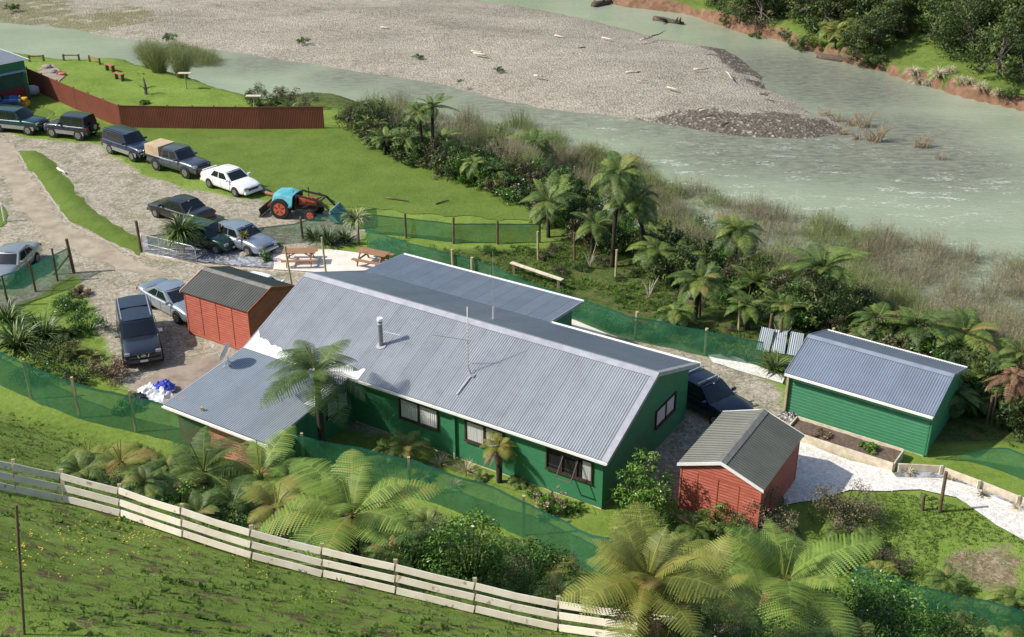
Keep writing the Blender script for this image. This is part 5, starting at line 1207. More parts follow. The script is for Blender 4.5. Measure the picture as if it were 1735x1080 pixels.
def treefern(px, py, H, L, label, kind='mid', seed=0, m=None, sk=0, lean=(0, 0), group=None, pos=None, rz=None, sc=1, tr=.12, tilt=(0, 0), **kw):
    """root at the ground; crown at the top of the trunk"""
    p = pos or G(px, py); rd = random.Random(seed*7+3)
    root = empty('tree_fern', p, rd.uniform(0, 6.28) if rz is None else rz, label, 'tree fern', group)
    if kind == 'hero':
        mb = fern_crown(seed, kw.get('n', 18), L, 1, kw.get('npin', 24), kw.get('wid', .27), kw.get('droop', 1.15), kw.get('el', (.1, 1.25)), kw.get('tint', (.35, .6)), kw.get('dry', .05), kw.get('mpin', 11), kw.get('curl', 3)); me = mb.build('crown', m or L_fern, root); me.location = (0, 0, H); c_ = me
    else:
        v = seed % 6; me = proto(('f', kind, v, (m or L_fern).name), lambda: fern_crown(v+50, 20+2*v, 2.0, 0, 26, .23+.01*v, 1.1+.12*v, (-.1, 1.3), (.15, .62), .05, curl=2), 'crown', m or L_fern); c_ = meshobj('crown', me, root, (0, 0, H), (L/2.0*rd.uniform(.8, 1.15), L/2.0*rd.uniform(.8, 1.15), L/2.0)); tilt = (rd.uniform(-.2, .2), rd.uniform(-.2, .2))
    c_.rotation_euler = (tilt[0], tilt[1], 0)
    t_ = trunk_mb(H, tr, tr*.85, lean, seed).build('trunk', M_trunk, root, smooth=True); t_.location = (0, 0, H)
    if sk: s_ = skirt(seed+9, 12, sk).build('dead_fronds', L_dry, root); s_.location = (0, 0, H)
    return root
def blob_leaves(mb, rd, c, R, n, ls, tb, squash=.8, up=.3):
    """leaves scattered through the shell of one clump"""
    for i in range(n):
        d = Vector((rd.gauss(0, 1), rd.gauss(0, 1), rd.gauss(0, 1))).normalized(); r_ = R*(rd.random()**.33); p = c+Vector((d.x*r_, d.y*r_, d.z*r_*squash))
        a = Vector((rd.gauss(0, 1), rd.gauss(0, 1), rd.gauss(0, .7)+up)).normalized(); b = a.cross(d+Vector((.01, .02, .03))).normalized(); l = ls*rd.uniform(.6, 1.3)
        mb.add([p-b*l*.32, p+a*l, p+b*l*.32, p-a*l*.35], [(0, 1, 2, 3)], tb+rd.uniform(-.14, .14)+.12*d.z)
def bush_mb(seed, R, H, nc=26, nl=60, ls=.09, tint=(.25, .6), twig=True):
    rd = random.Random(seed); mb = MB(); mb.nofix = True
    for i in range(nc):
        a = rd.uniform(0, 2*pi); rr = R*sqrt(rd.random())*.85; zt = H*(1-(rr/R)**2*.65); z = rd.uniform(.18, 1)*zt; c = Vector((cos(a)*rr, sin(a)*rr, z)); cr = rd.uniform(.16, .34)*R
        if twig: mb.tube([(c.x*.15, c.y*.15, 0), c*.6+Vector((0, 0, .1*H)), c], [.022, .014, .005], 4, False, .15)
        blob_leaves(mb, rd, c, cr, nl, ls, rd.uniform(*tint), .75)
    return mb
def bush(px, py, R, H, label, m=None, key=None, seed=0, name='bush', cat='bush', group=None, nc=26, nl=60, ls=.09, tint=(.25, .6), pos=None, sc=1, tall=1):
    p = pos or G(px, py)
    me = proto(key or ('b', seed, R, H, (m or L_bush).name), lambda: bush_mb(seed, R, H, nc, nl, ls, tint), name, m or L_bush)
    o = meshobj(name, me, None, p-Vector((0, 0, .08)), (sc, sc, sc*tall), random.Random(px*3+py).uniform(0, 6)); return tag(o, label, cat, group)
def willow_mb(seed, R, H, n=420, leafy=.5):
    rd = random.Random(seed); mb = MB(); mb.nofix = True
    for i in range(n):
        a = rd.uniform(0, 2*pi); r0 = R*.35*rd.random(); r1 = R*sqrt(rd.random()); h = H*rd.uniform(.45, 1.05)*(1-.35*(r1/R)**2); b = a+rd.uniform(-.5, .5)
        p0 = Vector((cos(a)*r0, sin(a)*r0, 0)); p2 = Vector((cos(b)*r1, sin(b)*r1, h)); p1 = p0.lerp(p2, .55)+Vector((0, 0, h*.12)); w_ = Vector((rd.gauss(0, 1), rd.gauss(0, 1), 0)).normalized()*.009; tn = rd.uniform(.3, 1.0)
        mb.add([p0-w_*1.6, p0+w_*1.6, p1+w_, p1-w_, p2], [(0, 1, 2, 3), (3, 2, 4)], tn)
        for q in range(rd.randint(3, 6)):
            s_ = p1.lerp(p2, rd.uniform(-.3, .9)); d = Vector((rd.gauss(0, .5), rd.gauss(0, .5), rd.uniform(.2, 1))).normalized()*rd.uniform(.2, .5); w2_ = Vector((-d.y, d.x, .02)).normalized()*.006
            mb.add([s_-w2_, s_+w2_, s_+d], [(0, 1, 2)], tn+rd.uniform(-.2, .1))
        if rd.random() < leafy:
            for q in range(10):
                p = p1.lerp(p2, rd.uniform(.0, 1.05))+Vector((rd.gauss(0, .07), rd.gauss(0, .07), rd.gauss(0, .07))); d = Vector((rd.gauss(0, 1), rd.gauss(0, 1), rd.gauss(.3, 1))).normalized()*.075; e = d.cross(ZUP).normalized()*.018
                mb.add([p-e, p+d, p+e], [(0, 1, 2)], rd.uniform(.2, .65))
    return mb
def flax_mb(seed, n, L, w0=.04, el=(.5, 1.4), droop=1.1, tint=(.2, .7)):
    rd = random.Random(seed); mb = MB(); mb.nofix = True
    for i in range(n):
        az = rd.uniform(0, 2*pi); e = rd.uniform(*el); l = L*rd.uniform(.6, 1.05); S = Vector((-sin(az), cos(az), 0)); h = Vector((cos(az), sin(az), 0)); p = h*rd.uniform(0, .12)*L+S*rd.uniform(-.08, .08)*L; vs = []; m_ = 7; dr = droop*rd.uniform(.6, 1.5)
        for k_ in range(m_+1):
            t_ = k_/m_; w_ = w0*(1-t_**2.5)*(.6+.4*min(1, t_*4))+.002; N = Vector((0, 0, w_*.5)); vs += [p-S*w_+N, p, p+S*w_+N]; ee = e-dr*t_**1.6; p = p+(h*cos(ee)+ZUP*sin(ee))*(l/m_)
        fs = []
        for k_ in range(m_): o = 3*k_; fs += [(o, o+1, o+4, o+3), (o+1, o+2, o+5, o+4)]
        mb.add(vs, fs, rd.uniform(*tint)+(.25 if rd.random() < .12 else 0))
    return mb
def flax(px, py, label, L=1.2, n=70, seed=0, m=None, **kw):
    p = G(px, py); o = flax_mb(seed, n, L, **kw).build('flax', m or L_flax, None, loc=p, smooth=True); return tag(o, label, 'flax plant')
def tree_mb(seed, R, H, nc=30, nl=90, ls=.16, tint=(.15, .6), low=.2):
    rd = random.Random(seed); mb = MB(); mb.nofix = True; cs = []
    for i in range(nc):
        a = rd.uniform(0, 2*pi); zf = rd.uniform(low, 1); rr = R*sqrt(rd.random())*sqrt(max(.05, 1-((zf-.45)/.62)**2)); c = Vector((cos(a)*rr, sin(a)*rr, zf*H)); cs.append(c)
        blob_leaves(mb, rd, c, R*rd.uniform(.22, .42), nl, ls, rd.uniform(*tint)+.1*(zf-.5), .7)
    return mb, cs
def tree_protos(key, seed, R, H, m, **kw):
    if key not in CROWNS:
        mb, cs = tree_mb(seed, R, H, **kw); a = mb.build('crown', m, None); tr = MB(); tr.tube([(0, 0, -.4), (.05, 0, H*.35), (0, .05, H*.8)], [.16, .12, .04], 8)
        for c in cs[::3]: tr.tube([(0, 0, H*.3), c*.6+Vector((0, 0, H*.12)), c], [.06, .035, .01], 5)
        b = tr.build('trunk', M_bark, None); CROWNS[key] = (a.data, b.data)
        for o in (a, b): COL.objects.unlink(o); bpy.data.objects.remove(o)
    return CROWNS[key]
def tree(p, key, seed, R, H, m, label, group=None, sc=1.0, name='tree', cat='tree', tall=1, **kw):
    a, b = tree_protos(key, seed, R, H, m, **kw); rt = empty(name, p-Vector((0, 0, .1)), random.Random(int(p.x*91+p.y*37)).uniform(0, 6), label, cat, group, (sc, sc, sc*tall)); meshobj('crown', a, rt); meshobj('trunk', b, rt); return rt

# -- the tree ferns one can tell apart
treefern(548, 776, 4.15, 3.0, 'tall tree fern spreading over the lean-to roof', 'hero', 11, m=L_fernd, n=22, droop=1.2, el=(-.05, 1.2), tint=(.28, .5), curl=7, wid=.25, tr=.15)
hp = lambda px, py, t: Vector((ray(px, py).x*t, ray(px, py).y*t, CAMH+ray(px, py).z*t))
def hero_at(px, py, t, L, label, seed, **kw):
    c = hp(px, py, t); g = T(c.x, c.y); return treefern(0, 0, max(.3, c.z-g), L, label, 'hero', seed, pos=Vector((c.x, c.y, g)), **kw)
hero_at(1095, 985, 20.5, 1.85, 'large bronze and yellow tree fern in front of the rail fence', 31, m=L_fernb, n=24, droop=1.0, el=(.15, 1.3), tint=(.2, .64), dry=.09, sk=1.0, wid=.27, npin=25, mpin=13)
hero_at(1330, 985, 26, 2.6, 'broad green tree fern right of the bronze one at the bottom', 32, m=L_fernm, n=22, droop=.95, el=(.1, 1.15), tint=(.35, .62), npin=24, sk=.9)
hero_at(1180, 1010, 22, 1.9, 'yellow green tree fern between the two large foreground ferns', 33, m=L_fernb, n=12, droop=1.0, tint=(.3, .6), dry=.1)
hero_at(597, 872, 27.5, 2.5, 'bright green tree fern arching over the rail fence', 34, m=L_fernm, n=18, droop=1.1, el=(.15, 1.2), tint=(.42, .68), dry=0, npin=24, sk=.6, curl=2)
hero_at(345, 800, 33, 2.1, 'spreading green fern between the net and the rail fence', 35, m=L_fernd, n=19, droop=1.1, el=(.0, 1.25), tint=(.25, .5), sk=.7)
hero_at(440, 805, 33.5, 2.1, 'arching green fern just right of the spreading fern by the net', 36, m=L_fernm, n=14, droop=1.1, el=(.2, 1.3), tint=(.35, .55))
hero_at(468, 858, 30, 1.5, 'brown skirted fern with a few green fronds above the rail fence', 37, n=12, droop=1.3, tint=(.35, .7), dry=.25, sk=1.1, m=L_fernb)
hero_at(205, 783, 34, 1.4, 'low ragged brownish fern clump near the left of the net fence', 38, n=16, droop=1.3, el=(-.1, .9), tint=(.3, .7), dry=.25, m=L_fernb, sk=.5)
hero_at(150, 772, 34.5, 1.1, 'small brownish fern at the left end of the fern row', 39, n=12, droop=1.3, el=(-.1, .9), tint=(.3, .7), dry=.2, m=L_fernb)
hero_at(395, 850, 31, 1.4, 'low dark fern under the spreading fern', 40, m=L_fernd, n=12, droop=1.2, tint=(.15, .4))
hero_at(560, 925, 28, 1.3, 'dark low fern under the bright tree fern', 44, m=L_fernd, n=12, droop=1.2, tint=(.1, .35), sk=.6)
treefern(690, 790, .95, 1.35, 'small tree fern with brown trunk below the first front window', 'hero', 41, n=14, tint=(.35, .7), sk=.6, npin=22, dry=.1, tr=.1)
treefern(846, 818, 1.75, 1.15, 'yellow green tree fern with ragged brown trunk below the middle window', 'hero', 42, m=L_fernb, n=16, tint=(.35, .75), sk=.9, npin=22, dry=.12, droop=1.6, tr=.13)
for i, (px, py, H, L, lb) in enumerate((
    (735, 272, 3.9, 2.2, 'tall tree fern at the upper end of the bank, tallest of its pair'), (712, 272, 3.6, 1.7, 'smaller leaning tree fern beside the tall one at the upper bank'),
    (905, 312, 3.3, 2.5, 'spreading tree fern on twin dark trunks above the river'), (922, 318, 2.4, 1.6, 'short tree fern beside the twin trunked one'),
    (1043, 452, 5.6, 2.5, 'tree fern with the longest bare trunk on the bank'), (1068, 448, 3.9, 2.2, 'tree fern on a slanting trunk right of the longest trunk'), (928, 400, 2.3, 2.9, 'broad low tree fern at the foot of the lawn'),
    (1008, 432, 1.9, 2.2, 'tree fern with fronds drooping toward the lower lawn net'), (1385, 530, 2.6, 3.0, 'largest crowned tree fern in the middle of the river scrub'), (1183, 540, 2.2, 2.2, 'tree fern on a pale bare trunk above the rear net fence'),
    (1240, 478, 3.1, 2.3, 'tree fern rising from the scrub behind the pale trunked fern'), (1110, 470, 1.6, 1.9, 'low tree fern under the slanting trunk'), (655, 262, 1.2, 1.9, 'low tree fern with brown skirt where the lawn meets the bank'),
    (1260, 560, 1.4, 2.0, 'low fern among the wire posts behind the rear net'), (1545, 600, 1.5, 2.4, 'green fern behind the green shed roof at its middle'), (1625, 620, 1.8, 2.4, 'green fern behind the right end of the green shed'),
    (1480, 585, 1.4, 2.1, 'low fern just behind the green shed ridge'), (1140, 560, 1.0, 1.6, 'young fern on the rough bank behind the rear net'), (1660, 680, 1.2, 2.0, 'fern on the slope right of the green shed'), (1720, 650, 1.6, 2.2, 'fern cut by the right edge below the scrub'),
    (790, 300, 1.0, 1.5, 'low fern at the lawn edge below the pale willow'), (840, 320, 1.2, 1.6, 'fern between the lawn edge and the twin trunks'), (1330, 560, 1.2, 1.9, 'low fern behind the leaning iron sheets'), (1610, 700, 1.0, 1.8, 'fern against the dark gable of the green shed'), (495, 205, 1.0, 1.4, 'low fern behind the brown fence near its right end'))):
    treefern(px, py, H, L, lb, 'mid', i, sk=(.8 if i in (6, 12, 7, 2, 15) else 0), lean=((-.9, -.2) if i == 5 else (.2, 0)), rz=(0 if i == 5 else None), tr=.13)
treefern(1700, 712, 2.3, 1.0, 'dead brown tree fern with hanging fronds at the right edge', 'mid', 77, m=L_dry, sk=1.7)
for i, (px, py, kn_, r_) in enumerate(((668, 772, 'dark', .5), (655, 765, 'fern', .9), (745, 788, 'dry', .4), (790, 800, 'dry', .45), (815, 812, 'fern', .6), (878, 822, 'fern', .7), (905, 838, 'dark', .4), (955, 862, 'fern', .7), (975, 868, 'dark', .45), (720, 812, 'fern', .6), (770, 826, 'dry', .35))):
    lb = ('first', 'second', 'third', 'fourth', 'fifth', 'sixth', 'seventh', 'eighth', 'ninth', 'tenth', 'eleventh')[i]+' small plant from the left in the bed under the front windows'
    if kn_ == 'fern': treefern(px, py, .1, r_, lb, 'mid', i, tr=.05)
    elif kn_ == 'dry': tag(flax_mb(500+i, 60, r_*1.6, .012, (.4, 1.45), .9, (.2, 1)).build('dry_grass_clump', L_tuss, None, loc=G(px, py)), lb, 'grass clump')
    else: bush(px, py, r_, r_*1.1, lb, seed=510+i, nc=16, nl=50, ls=.05, tint=(.1, .6))
# -- leafy bushes in front
bush(800, 985, 1.45, 2.0, 'bright glossy leafed bush hanging over the rail fence', seed=1, pos=None, nc=46, nl=110, ls=.075, tint=(.3, .7))
bush(905, 990, 1.3, 1.3, 'dark green bush between the glossy bush and the bronze fern', seed=2, nc=36, nl=90, ls=.07, tint=(.1, .4))
def bush_at(px, py, t, R, H, label, **kw):
    c = hp(px, py, t); g = T(c.x, c.y); p = Vector((c.x, c.y, g)); return bush(px, py, R, H, label, pos=p, **kw)
bush(1090, 885, 1.15, 2.9, 'tall glossy shrub standing at the house corner', seed=3, nc=60, nl=90, ls=.085, tint=(.35, .75), sc=1.12)
bush(1430, 885, 1.55, 1.9, 'round olive and reddish bush beside the white path', m=L_olive, seed=4, nc=50, nl=110, ls=.06, tint=(.25, .8))
bush(1300, 900, 1.5, 1.7, 'greyish olive bush in front of the red shed gable', m=L_olive, seed=5, nc=46, nl=100, ls=.06, tint=(.3, .9))
bush(1215, 900, .8, 1.5, 'thin pale green shrub against the red shed doors', seed=6, nc=20, nl=50, ls=.07, tint=(.4, .8))
bush_at(1520, 985, 30, 1.7, 1.9, 'mid green leafy bush at the lower right', seed=7, nc=50, nl=110, ls=.075, tint=(.2, .6))
bush_at(1470, 1040, 27, 1.6, 1.6, 'dark leafy bush at the bottom right under the fern', seed=8, nc=46, nl=110, ls=.07, tint=(.1, .5))
bush_at(1610, 1050, 27, 1.3, 1.2, 'low dark bush in the bottom right corner', seed=9, nc=36, nl=90, ls=.07, tint=(.1, .45))
bush_at(1275, 1065, 24, 1.2, 1.1, 'shadowed bush under the yellow green fern fronds', seed=10, nc=30, nl=90, ls=.06, tint=(.1, .5))
bush_at(1370, 915, 33, 1.4, 1.3, 'grey green bush behind the broad foreground fern', m=L_olive, seed=12, nc=36, nl=90, ls=.06, tint=(.2, .6))
bush(300, 862, .7, .8, 'small bright bush tucked against the rail fence', seed=13, nc=20, nl=60, ls=.06, tint=(.4, .7)); bush(370, 870, .9, .8, 'small dark bush below the spreading fern', seed=14, nc=20, nl=60, ls=.06, tint=(.1, .4))
bush(430, 905, .9, .7, 'dark undergrowth bush behind the rail fence middle', seed=15, nc=20, nl=60, ls=.06, tint=(.1, .4)); bush(690, 960, .9, .8, 'dark undergrowth bush left of the glossy bush', seed=16, nc=24, nl=70, ls=.06, tint=(.1, .4))
bush(520, 945, .8, .8, 'dark bush below the brown skirted fern', seed=17, nc=20, nl=60, ls=.06, tint=(.05, .35))
def flowers(o_label, px, py, n, R, H, m, cat, name):
    p = G(px, py); rd = random.Random(px); mb = MB()
    for i in range(n):
        a = rd.uniform(0, 6.28); r_ = R*sqrt(rd.random()); c = Vector((cos(a)*r_, sin(a)*r_, H*rd.uniform(.5, 1)))
        for q in range(26):
            d = Vector((rd.gauss(0, 1), rd.gauss(0, 1), rd.gauss(0, 1))).normalized()*.085; e = d.cross(Vector((.3, .2, 1))).normalized()*.03; f = d.cross(e).normalized()*.03; mb.add([c+d-e, c+d-f, c+d+e, c+d+f], [(0, 1, 2, 3)], .5)
    return mb
hy = bush(930, 868, .8, .8, 'hydrangea bush with dusky pink heads at the house corner bed', seed=18, nc=18, nl=60, ls=.08, tint=(.25, .6), name='hydrangea')
fo_ = flowers('', 930, 868, 16, .8, 1.0, None, '', '').build('flower_heads', mat('dusky_pink_petals', (.32, .16, .15), (.5, .3, .28), 9, .8), hy)
# -- small plants by the house and patio
flax(555, 415, 'broad dark flax clump behind the patio', 1.35, 110, 1, tint=(.1, .5)); flax(532, 408, 'smaller flax clump at the left of the broad one', 1.1, 70, 2); flax(585, 412, 'flax clump against the cabbage tree', 1.2, 80, 3, tint=(.1, .5))
p = G(608, 415); ct = empty('cabbage_tree', p, 0, 'pale drooping cabbage tree beside the flax clumps', 'cabbage tree'); trunk_mb(1.5, .08, .07).build('trunk', M_bark, ct).location = (0, 0, 1.5); c_ = flax_mb(8, 130, 1.35, .032, (.1, 1.5), 2.0, (.45, .95)).build('crown', L_flax, ct, smooth=True); c_.location = (0, 0, 1.5)
p = G(312, 430); ct = empty('cabbage_tree', p, 0, 'dark bushy flax like tree behind the gate', 'cabbage tree'); trunk_mb(1.2, .08, .07).build('trunk', M_bark, ct).location = (0, 0, 1.2); c_ = flax_mb(9, 300, 1.75, .04, (.0, 1.4), 1.5, (.15, .7)).build('crown', L_flax, ct, smooth=True); c_.location = (0, 0, 1.2)
p = G(417, 430); ct = empty('cabbage_tree', p, 0, 'little reddish palm like tree on the pebble bed', 'cabbage tree'); trunk_mb(1.1, .07, .06).build('trunk', M_trunk, ct).location = (0, 0, 1.1); c_ = flax_mb(10, 60, .5, .02, (.0, 1.4), 1.3, (.3, .9)).build('crown', L_fernb, ct, smooth=True); c_.location = (0, 0, 1.1)
o = bush(450, 444, .38, .95, 'small clipped conical shrub beside the patio', seed=20, nc=26, nl=90, ls=.04, tint=(.4, .65)); bush(462, 420, .5, .45, 'bright leafy plant at the corner of the pebble bed', seed=21, nc=14, nl=40, ls=.1, tint=(.5, .8))
flax(30, 590, 'large flax clump hanging over the net fence at the left edge', 2.0, 130, 11, tint=(.15, .8), w0=.055, droop=1.5); flax(75, 575, 'second large flax clump at the left by the net fence', 1.7, 100, 12, tint=(.1, .6), w0=.05); flax(12, 545, 'pale flax clump cut by the left edge', 1.6, 70, 13, w0=.05)
for i, (px, py, R, H, m__, lb, tn) in enumerate(((100, 610, 1.3, 1.3, L_dark, 'dark shrub under the flax by the left bank', (.1, .5)), (150, 560, 1.2, 1.1, L_bush, 'dark green shrub behind the strainer post', (.05, .4)), (120, 525, 1.1, 1.0, L_bush, 'green shrub at the end of the left net', (.15, .5)), (185, 640, 1.0, 1.2, L_olive, 'rusty brown shrub beside the dark pickup', (.5, 1.0)),
    (140, 640, 1.1, .9, L_dark, 'dark low shrub above the long net fence', (.1, .5)), (60, 640, 1.2, .9, L_bush, 'low shrub at the foot of the flax', (.1, .5)), (135, 500, .6, .6, L_olive, 'reddish shrub at the foot of the strainer post', (.6, 1.0)), (215, 695, .7, .6, L_bush, 'weedy green shrub below the pickup', (.3, .7)))):
    bush(px, py, R, H, lb, m=m__, seed=30+i, nc=30, nl=70, ls=.075, tint=tn)
treefern(125, 605, .3, 1.1, 'yellow green fern on the left bank beside the pickup', 'mid', 2, m=L_fernb); treefern(110, 575, .3, 1.0, 'upper yellow green fern on the left bank', 'mid', 3); treefern(155, 610, .2, .9, 'small fern nearest the pickup on the left bank', 'mid', 1, m=L_fernb)
flax(1232, 606, 'small spiky plant at the left end of the white shell strip', .6, 40, 14, w0=.03, tint=(.4, .9)); flax(1266, 612, 'second small spiky plant on the white shell strip', .65, 40, 15, w0=.03, tint=(.4, .9)); flax(1312, 630, 'large flax bush beside the green shed', 1.25, 110, 16, tint=(.25, .75))
# planter plants and path side plants
for (px, py, m__, lb, sd_, tn) in ((1392, 738, L_olive, 'reddish leafed plant in the planter box', 41, (.6, 1.)), (1470, 762, L_bush, 'green leafy plant in the planter box', 42, (.4, .7))):
    q = at(px, py, .36); bush(px, py, .42, .32, lb, m=m__, seed=sd_, nc=12, nl=40, ls=.10, tint=tn, pos=q+Vector((0, 0, .05)), name='bedding_plant', cat='plant')
for i, (px, py) in enumerate(((1540, 803), (1610, 812), (1665, 840), (1722, 862))):
    o = flax_mb(60+i, 40, .38, .012, (.2, 1.4), 1.3, (.3, .9)).build('tussock', L_tuss if i != 2 else L_olive, None, loc=at(px, py, .05)); tag(o, ('first', 'second', 'third', 'last')[i]+' small tussock from the planter along the pebble strip', 'tussock')
def scatter(P, n, gap, seed):
    rd = random.Random(seed); out = []; xs = [p[0] for p in P]; ys = [p[1] for p in P]; tries = 0
    while len(out) < n and tries < n*60:
        tries += 1; px, py = rd.uniform(min(xs), max(xs)), rd.uniform(min(ys), max(ys))
        if not inpoly(px, py, P): continue
        g = G(px, py)
        if all((g-q).length > gap for q in out): out.append(g)
    return out
# -- undergrowth at the lawn's river edge
random.seed(5)
ed = [(600, 222), (622, 236), (640, 250), (668, 262), (690, 272), (715, 280), (740, 290), (765, 300), (800, 312), (825, 322), (850, 335), (875, 342), (900, 352), (760, 285), (720, 262), (690, 250), (820, 300), (870, 320), (945, 372), (980, 400), (960, 350), (1000, 385), (1030, 420), (1080, 430), (1130, 455), (1160, 440), (1060, 400), (1100, 410), (1200, 500), (1280, 520), (1320, 530),
      (1420, 560), (1450, 590), (1560, 620), (1700, 700), (1240, 520), (1150, 490), (1650, 650), (1490, 560), (1350, 505), (1715, 610), (1600, 590)]
kinds = [(L_dark, 'dark'), (L_bush, 'glossy green'), (L_olive, 'olive brown'), (L_fern, 'mid green')]
for i, (px, py) in enumerate(ed):
    m__, kn = kinds[(i*7) % 4]; v = i % 3
    bush(px, py-4, 1.3, 1.6, kn+' shrub in the undergrowth between the lawn and the river', m=m__, key=('ug', kn, v), seed=200+v, nc=30, nl=60, ls=.10, tint=(.1, .6), sc=random.uniform(.7, 1.25), tall=random.uniform(.8, 1.3), group=kn+' shrubs of the river bank undergrowth')
UREG = [(600, 196), (640, 210), (700, 222), (800, 250), (900, 275), (1000, 330), (1100, 375), (1200, 430), (1300, 490), (1400, 530), (1500, 560), (1600, 600), (1735, 640), (1760, 760), (1690, 730), (1600, 660), (1480, 600), (1330, 555), (1200, 495), (1130, 465),
        (1060, 440), (1000, 415), (935, 380), (900, 352), (870, 340), (800, 316), (740, 294), (690, 276), (650, 262), (610, 226)]
for i, g in enumerate(scatter(UREG, 200, 1.0, 77)):
    m__, kn = kinds[(i*5+i//7) % 4]; v = i % 3
    if i % 5 == 4: treefern(0, 0, random.uniform(.5, 1.6), random.uniform(1.3, 2.0), 'fern in the dense undergrowth of the river bank', 'mid', i, pos=g, group='ferns of the river bank undergrowth'); continue
    bush(0, i, 1.3, 1.6, kn+' shrub in the undergrowth between the lawn and the river', m=m__, key=('ug', kn, v), seed=200+v, nc=30, nl=60, ls=.10, tint=(.1, .6), sc=random.uniform(.7, 1.25), tall=random.uniform(.9, 1.5), group=kn+' shrubs of the river bank undergrowth', pos=g)
# shrubs behind the brown fence
for i, (px, py, R, H, m__, lb) in enumerate(((440, 180, 1.4, 1.9, L_dark, 'dark shrub behind the brown fence, leftmost of the group'), (470, 185, 1.2, 1.4, L_dark, 'dark fern like shrub beside the bird table'), (480, 178, 1.2, 1.6, L_olive, 'brown shrub between the dark shrub and the round grey one'), (512, 186, 1.5, 1.8, L_olive, 'round grey green shrub at the right behind the brown fence'),
    (596, 212, 1.6, 1.9, L_olive, 'brown green shrub standing alone past the fence end'), (245, 176, .5, .4, L_bush, 'low plant behind the fence corner'), (1240, 0, .1, .1, L_bush, ''), )):
    if lb: bush(px, py, R, H, lb, m=m__, seed=80+i, nc=36, nl=80, ls=.08, tint=(.15, .7))
tree(G(247, 160), ('sap', 0), 91, .8, 1.9, L_bush, 'thin young sapling on the upper lawn', nc=8, nl=16, ls=.08, name='sapling')
# -- willow scrub along the river
for i, (m__, lf) in enumerate(((L_will, .75), (L_willb, .35), (L_will, .5), (L_willb, .55))): proto(('w', i), lambda: willow_mb(300+i, 1.7, 3.0, 460, lf), 'willow', m__)
def pxin(px, py, P): return inpoly(px, py, P)
WREG = [(1010, 290), (1100, 335), (1200, 365), (1300, 385), (1400, 415), (1500, 440), (1600, 455), (1735, 490), (1900, 540), (1900, 700), (1735, 655), (1600, 590), (1450, 545), (1330, 515), (1200, 460), (1100, 410), (1000, 345), (960, 310)]
WREG2 = [(620, 205), (700, 210), (790, 232), (870, 240), (960, 270), (1010, 290), (960, 325), (900, 315), (800, 280), (700, 250), (640, 235)]
WREG3 = [(238, 112), (290, 104), (350, 112), (372, 132), (350, 138), (300, 128), (250, 120)]
for P, n, gap, gr, sd_ in ((WREG, 150, 1.45, 'willow scrub between the terrace and the river', 1), (WREG2, 40, 1.5, 'pale willows beyond the lawn edge', 2), ([(930, 285), (1060, 305), (1130, 355), (1080, 385), (1010, 360), (950, 335)], 26, 1.3, 'willow scrub between the terrace and the river', 1), (WREG3, 20, 1.5, 'willow clump on the bank at the upper left', 3)):
    for i, g in enumerate(scatter(P, n, gap, sd_)):
        rd = random.Random(i*13+sd_); k_ = rd.randint(0, 3) if sd_ != 3 else (0, 2)[rd.randint(0, 1)]
        if sd_ == 1: k_ = (1, 3)[rd.randint(0, 1)] if nz(g.x, g.y, .12, 4) > .12 else (0, 2, 2, 3)[rd.randint(0, 3)]
        o = meshobj('willow', CROWNS[('w', k_)], None, g-Vector((0, 0, .1)), (rd.uniform(.8, 1.25), rd.uniform(.8, 1.25), rd.uniform(.75, 1.15)*(1.1 if sd_ == 2 else 1)), rd.uniform(0, 6)); kn = ('leafy green', 'bare brownish')[k_ % 2]
        tag(o, kn+{1: ' willow in the scrub belt along the river', 2: ' willow standing beyond the lawn edge above the river', 3: ' willow in the clump on the upper left bank'}[sd_], 'willow', kn+' '+gr)
# -- bare saplings and stakes on the rough bank
for i, (px, py, lb) in enumerate(((1235, 330, ''), (1000, 455, 'bare white branched sapling by the lower lawn net'), (1236, 470, 'bare forked sapling in front of the pale trunked fern'), (1320, 590, 'bare sapling behind the rear net beside the flax'), (1100, 505, 'thin bare sapling on the rough bank'))):
    if not lb: continue
    p = G(px, py if i != 2 else 480); rd = random.Random(i); m_ = MB()
    for q in range(7): a = rd.uniform(0, 6.28); e = Vector((cos(a)*.5, sin(a)*.4, rd.uniform(.8, 1.6))); m_.tube([(0, 0, 0), e*.5+Vector((0, 0, .15)), e], [.03, .018, .006], 5)
    o = m_.build('bare_sapling', M_drift, None, loc=p); tag(o, lb, 'sapling')
# -- far bank forest
FREG = [(1195, -70), (1200, 5), (1216, 24), (1290, 44), (1330, 20), (1375, 40), (1400, 78), (1475, 112), (1505, 78), (1560, 60), (1640, 98), (1690, 128), (1750, 150), (1900, 160), (2050, 120), (2050, -150), (1500, -150)]
spots = scatter(FREG, 250, 1.8, 9)
for i, g in enumerate(spots):
    rd = random.Random(i*5+1); r_ = rd.random()
    if r_ < .42: tree(g, ('ft', i % 4), 400+i % 4, 2.2, 4.6, L_dark, 'dark broadleaf tree in the forest across the river', 'dark trees of the far bank forest', rd.uniform(.85, 1.4), nc=34, nl=80, ls=.19, tint=(.1, .7), low=.08)
    elif r_ < .60: tree(g, ('fo', i % 2), 410+i % 2, 1.9, 3.2, L_olive, 'olive brown tree in the forest across the river', 'olive trees of the far bank forest', rd.uniform(.7, 1.2), nc=28, nl=80, ls=.16, tint=(.1, .6), low=.05)
    elif r_ < .78: tree(g, ('fb', i % 2), 420+i % 2, 2.0, 3.6, L_fern, 'mid green tree in the forest across the river', 'green trees of the far bank forest', rd.uniform(.7, 1.2), nc=28, nl=80, ls=.17, tint=(.0, .5), low=.05)
    else: treefern(0, 0, rd.uniform(.8, 2.6), rd.uniform(1.9, 2.5), 'tree fern in the forest across the river', 'mid', i, pos=g, group='tree ferns of the far bank forest', m=(L_fernb if rd.random() < .25 else None))
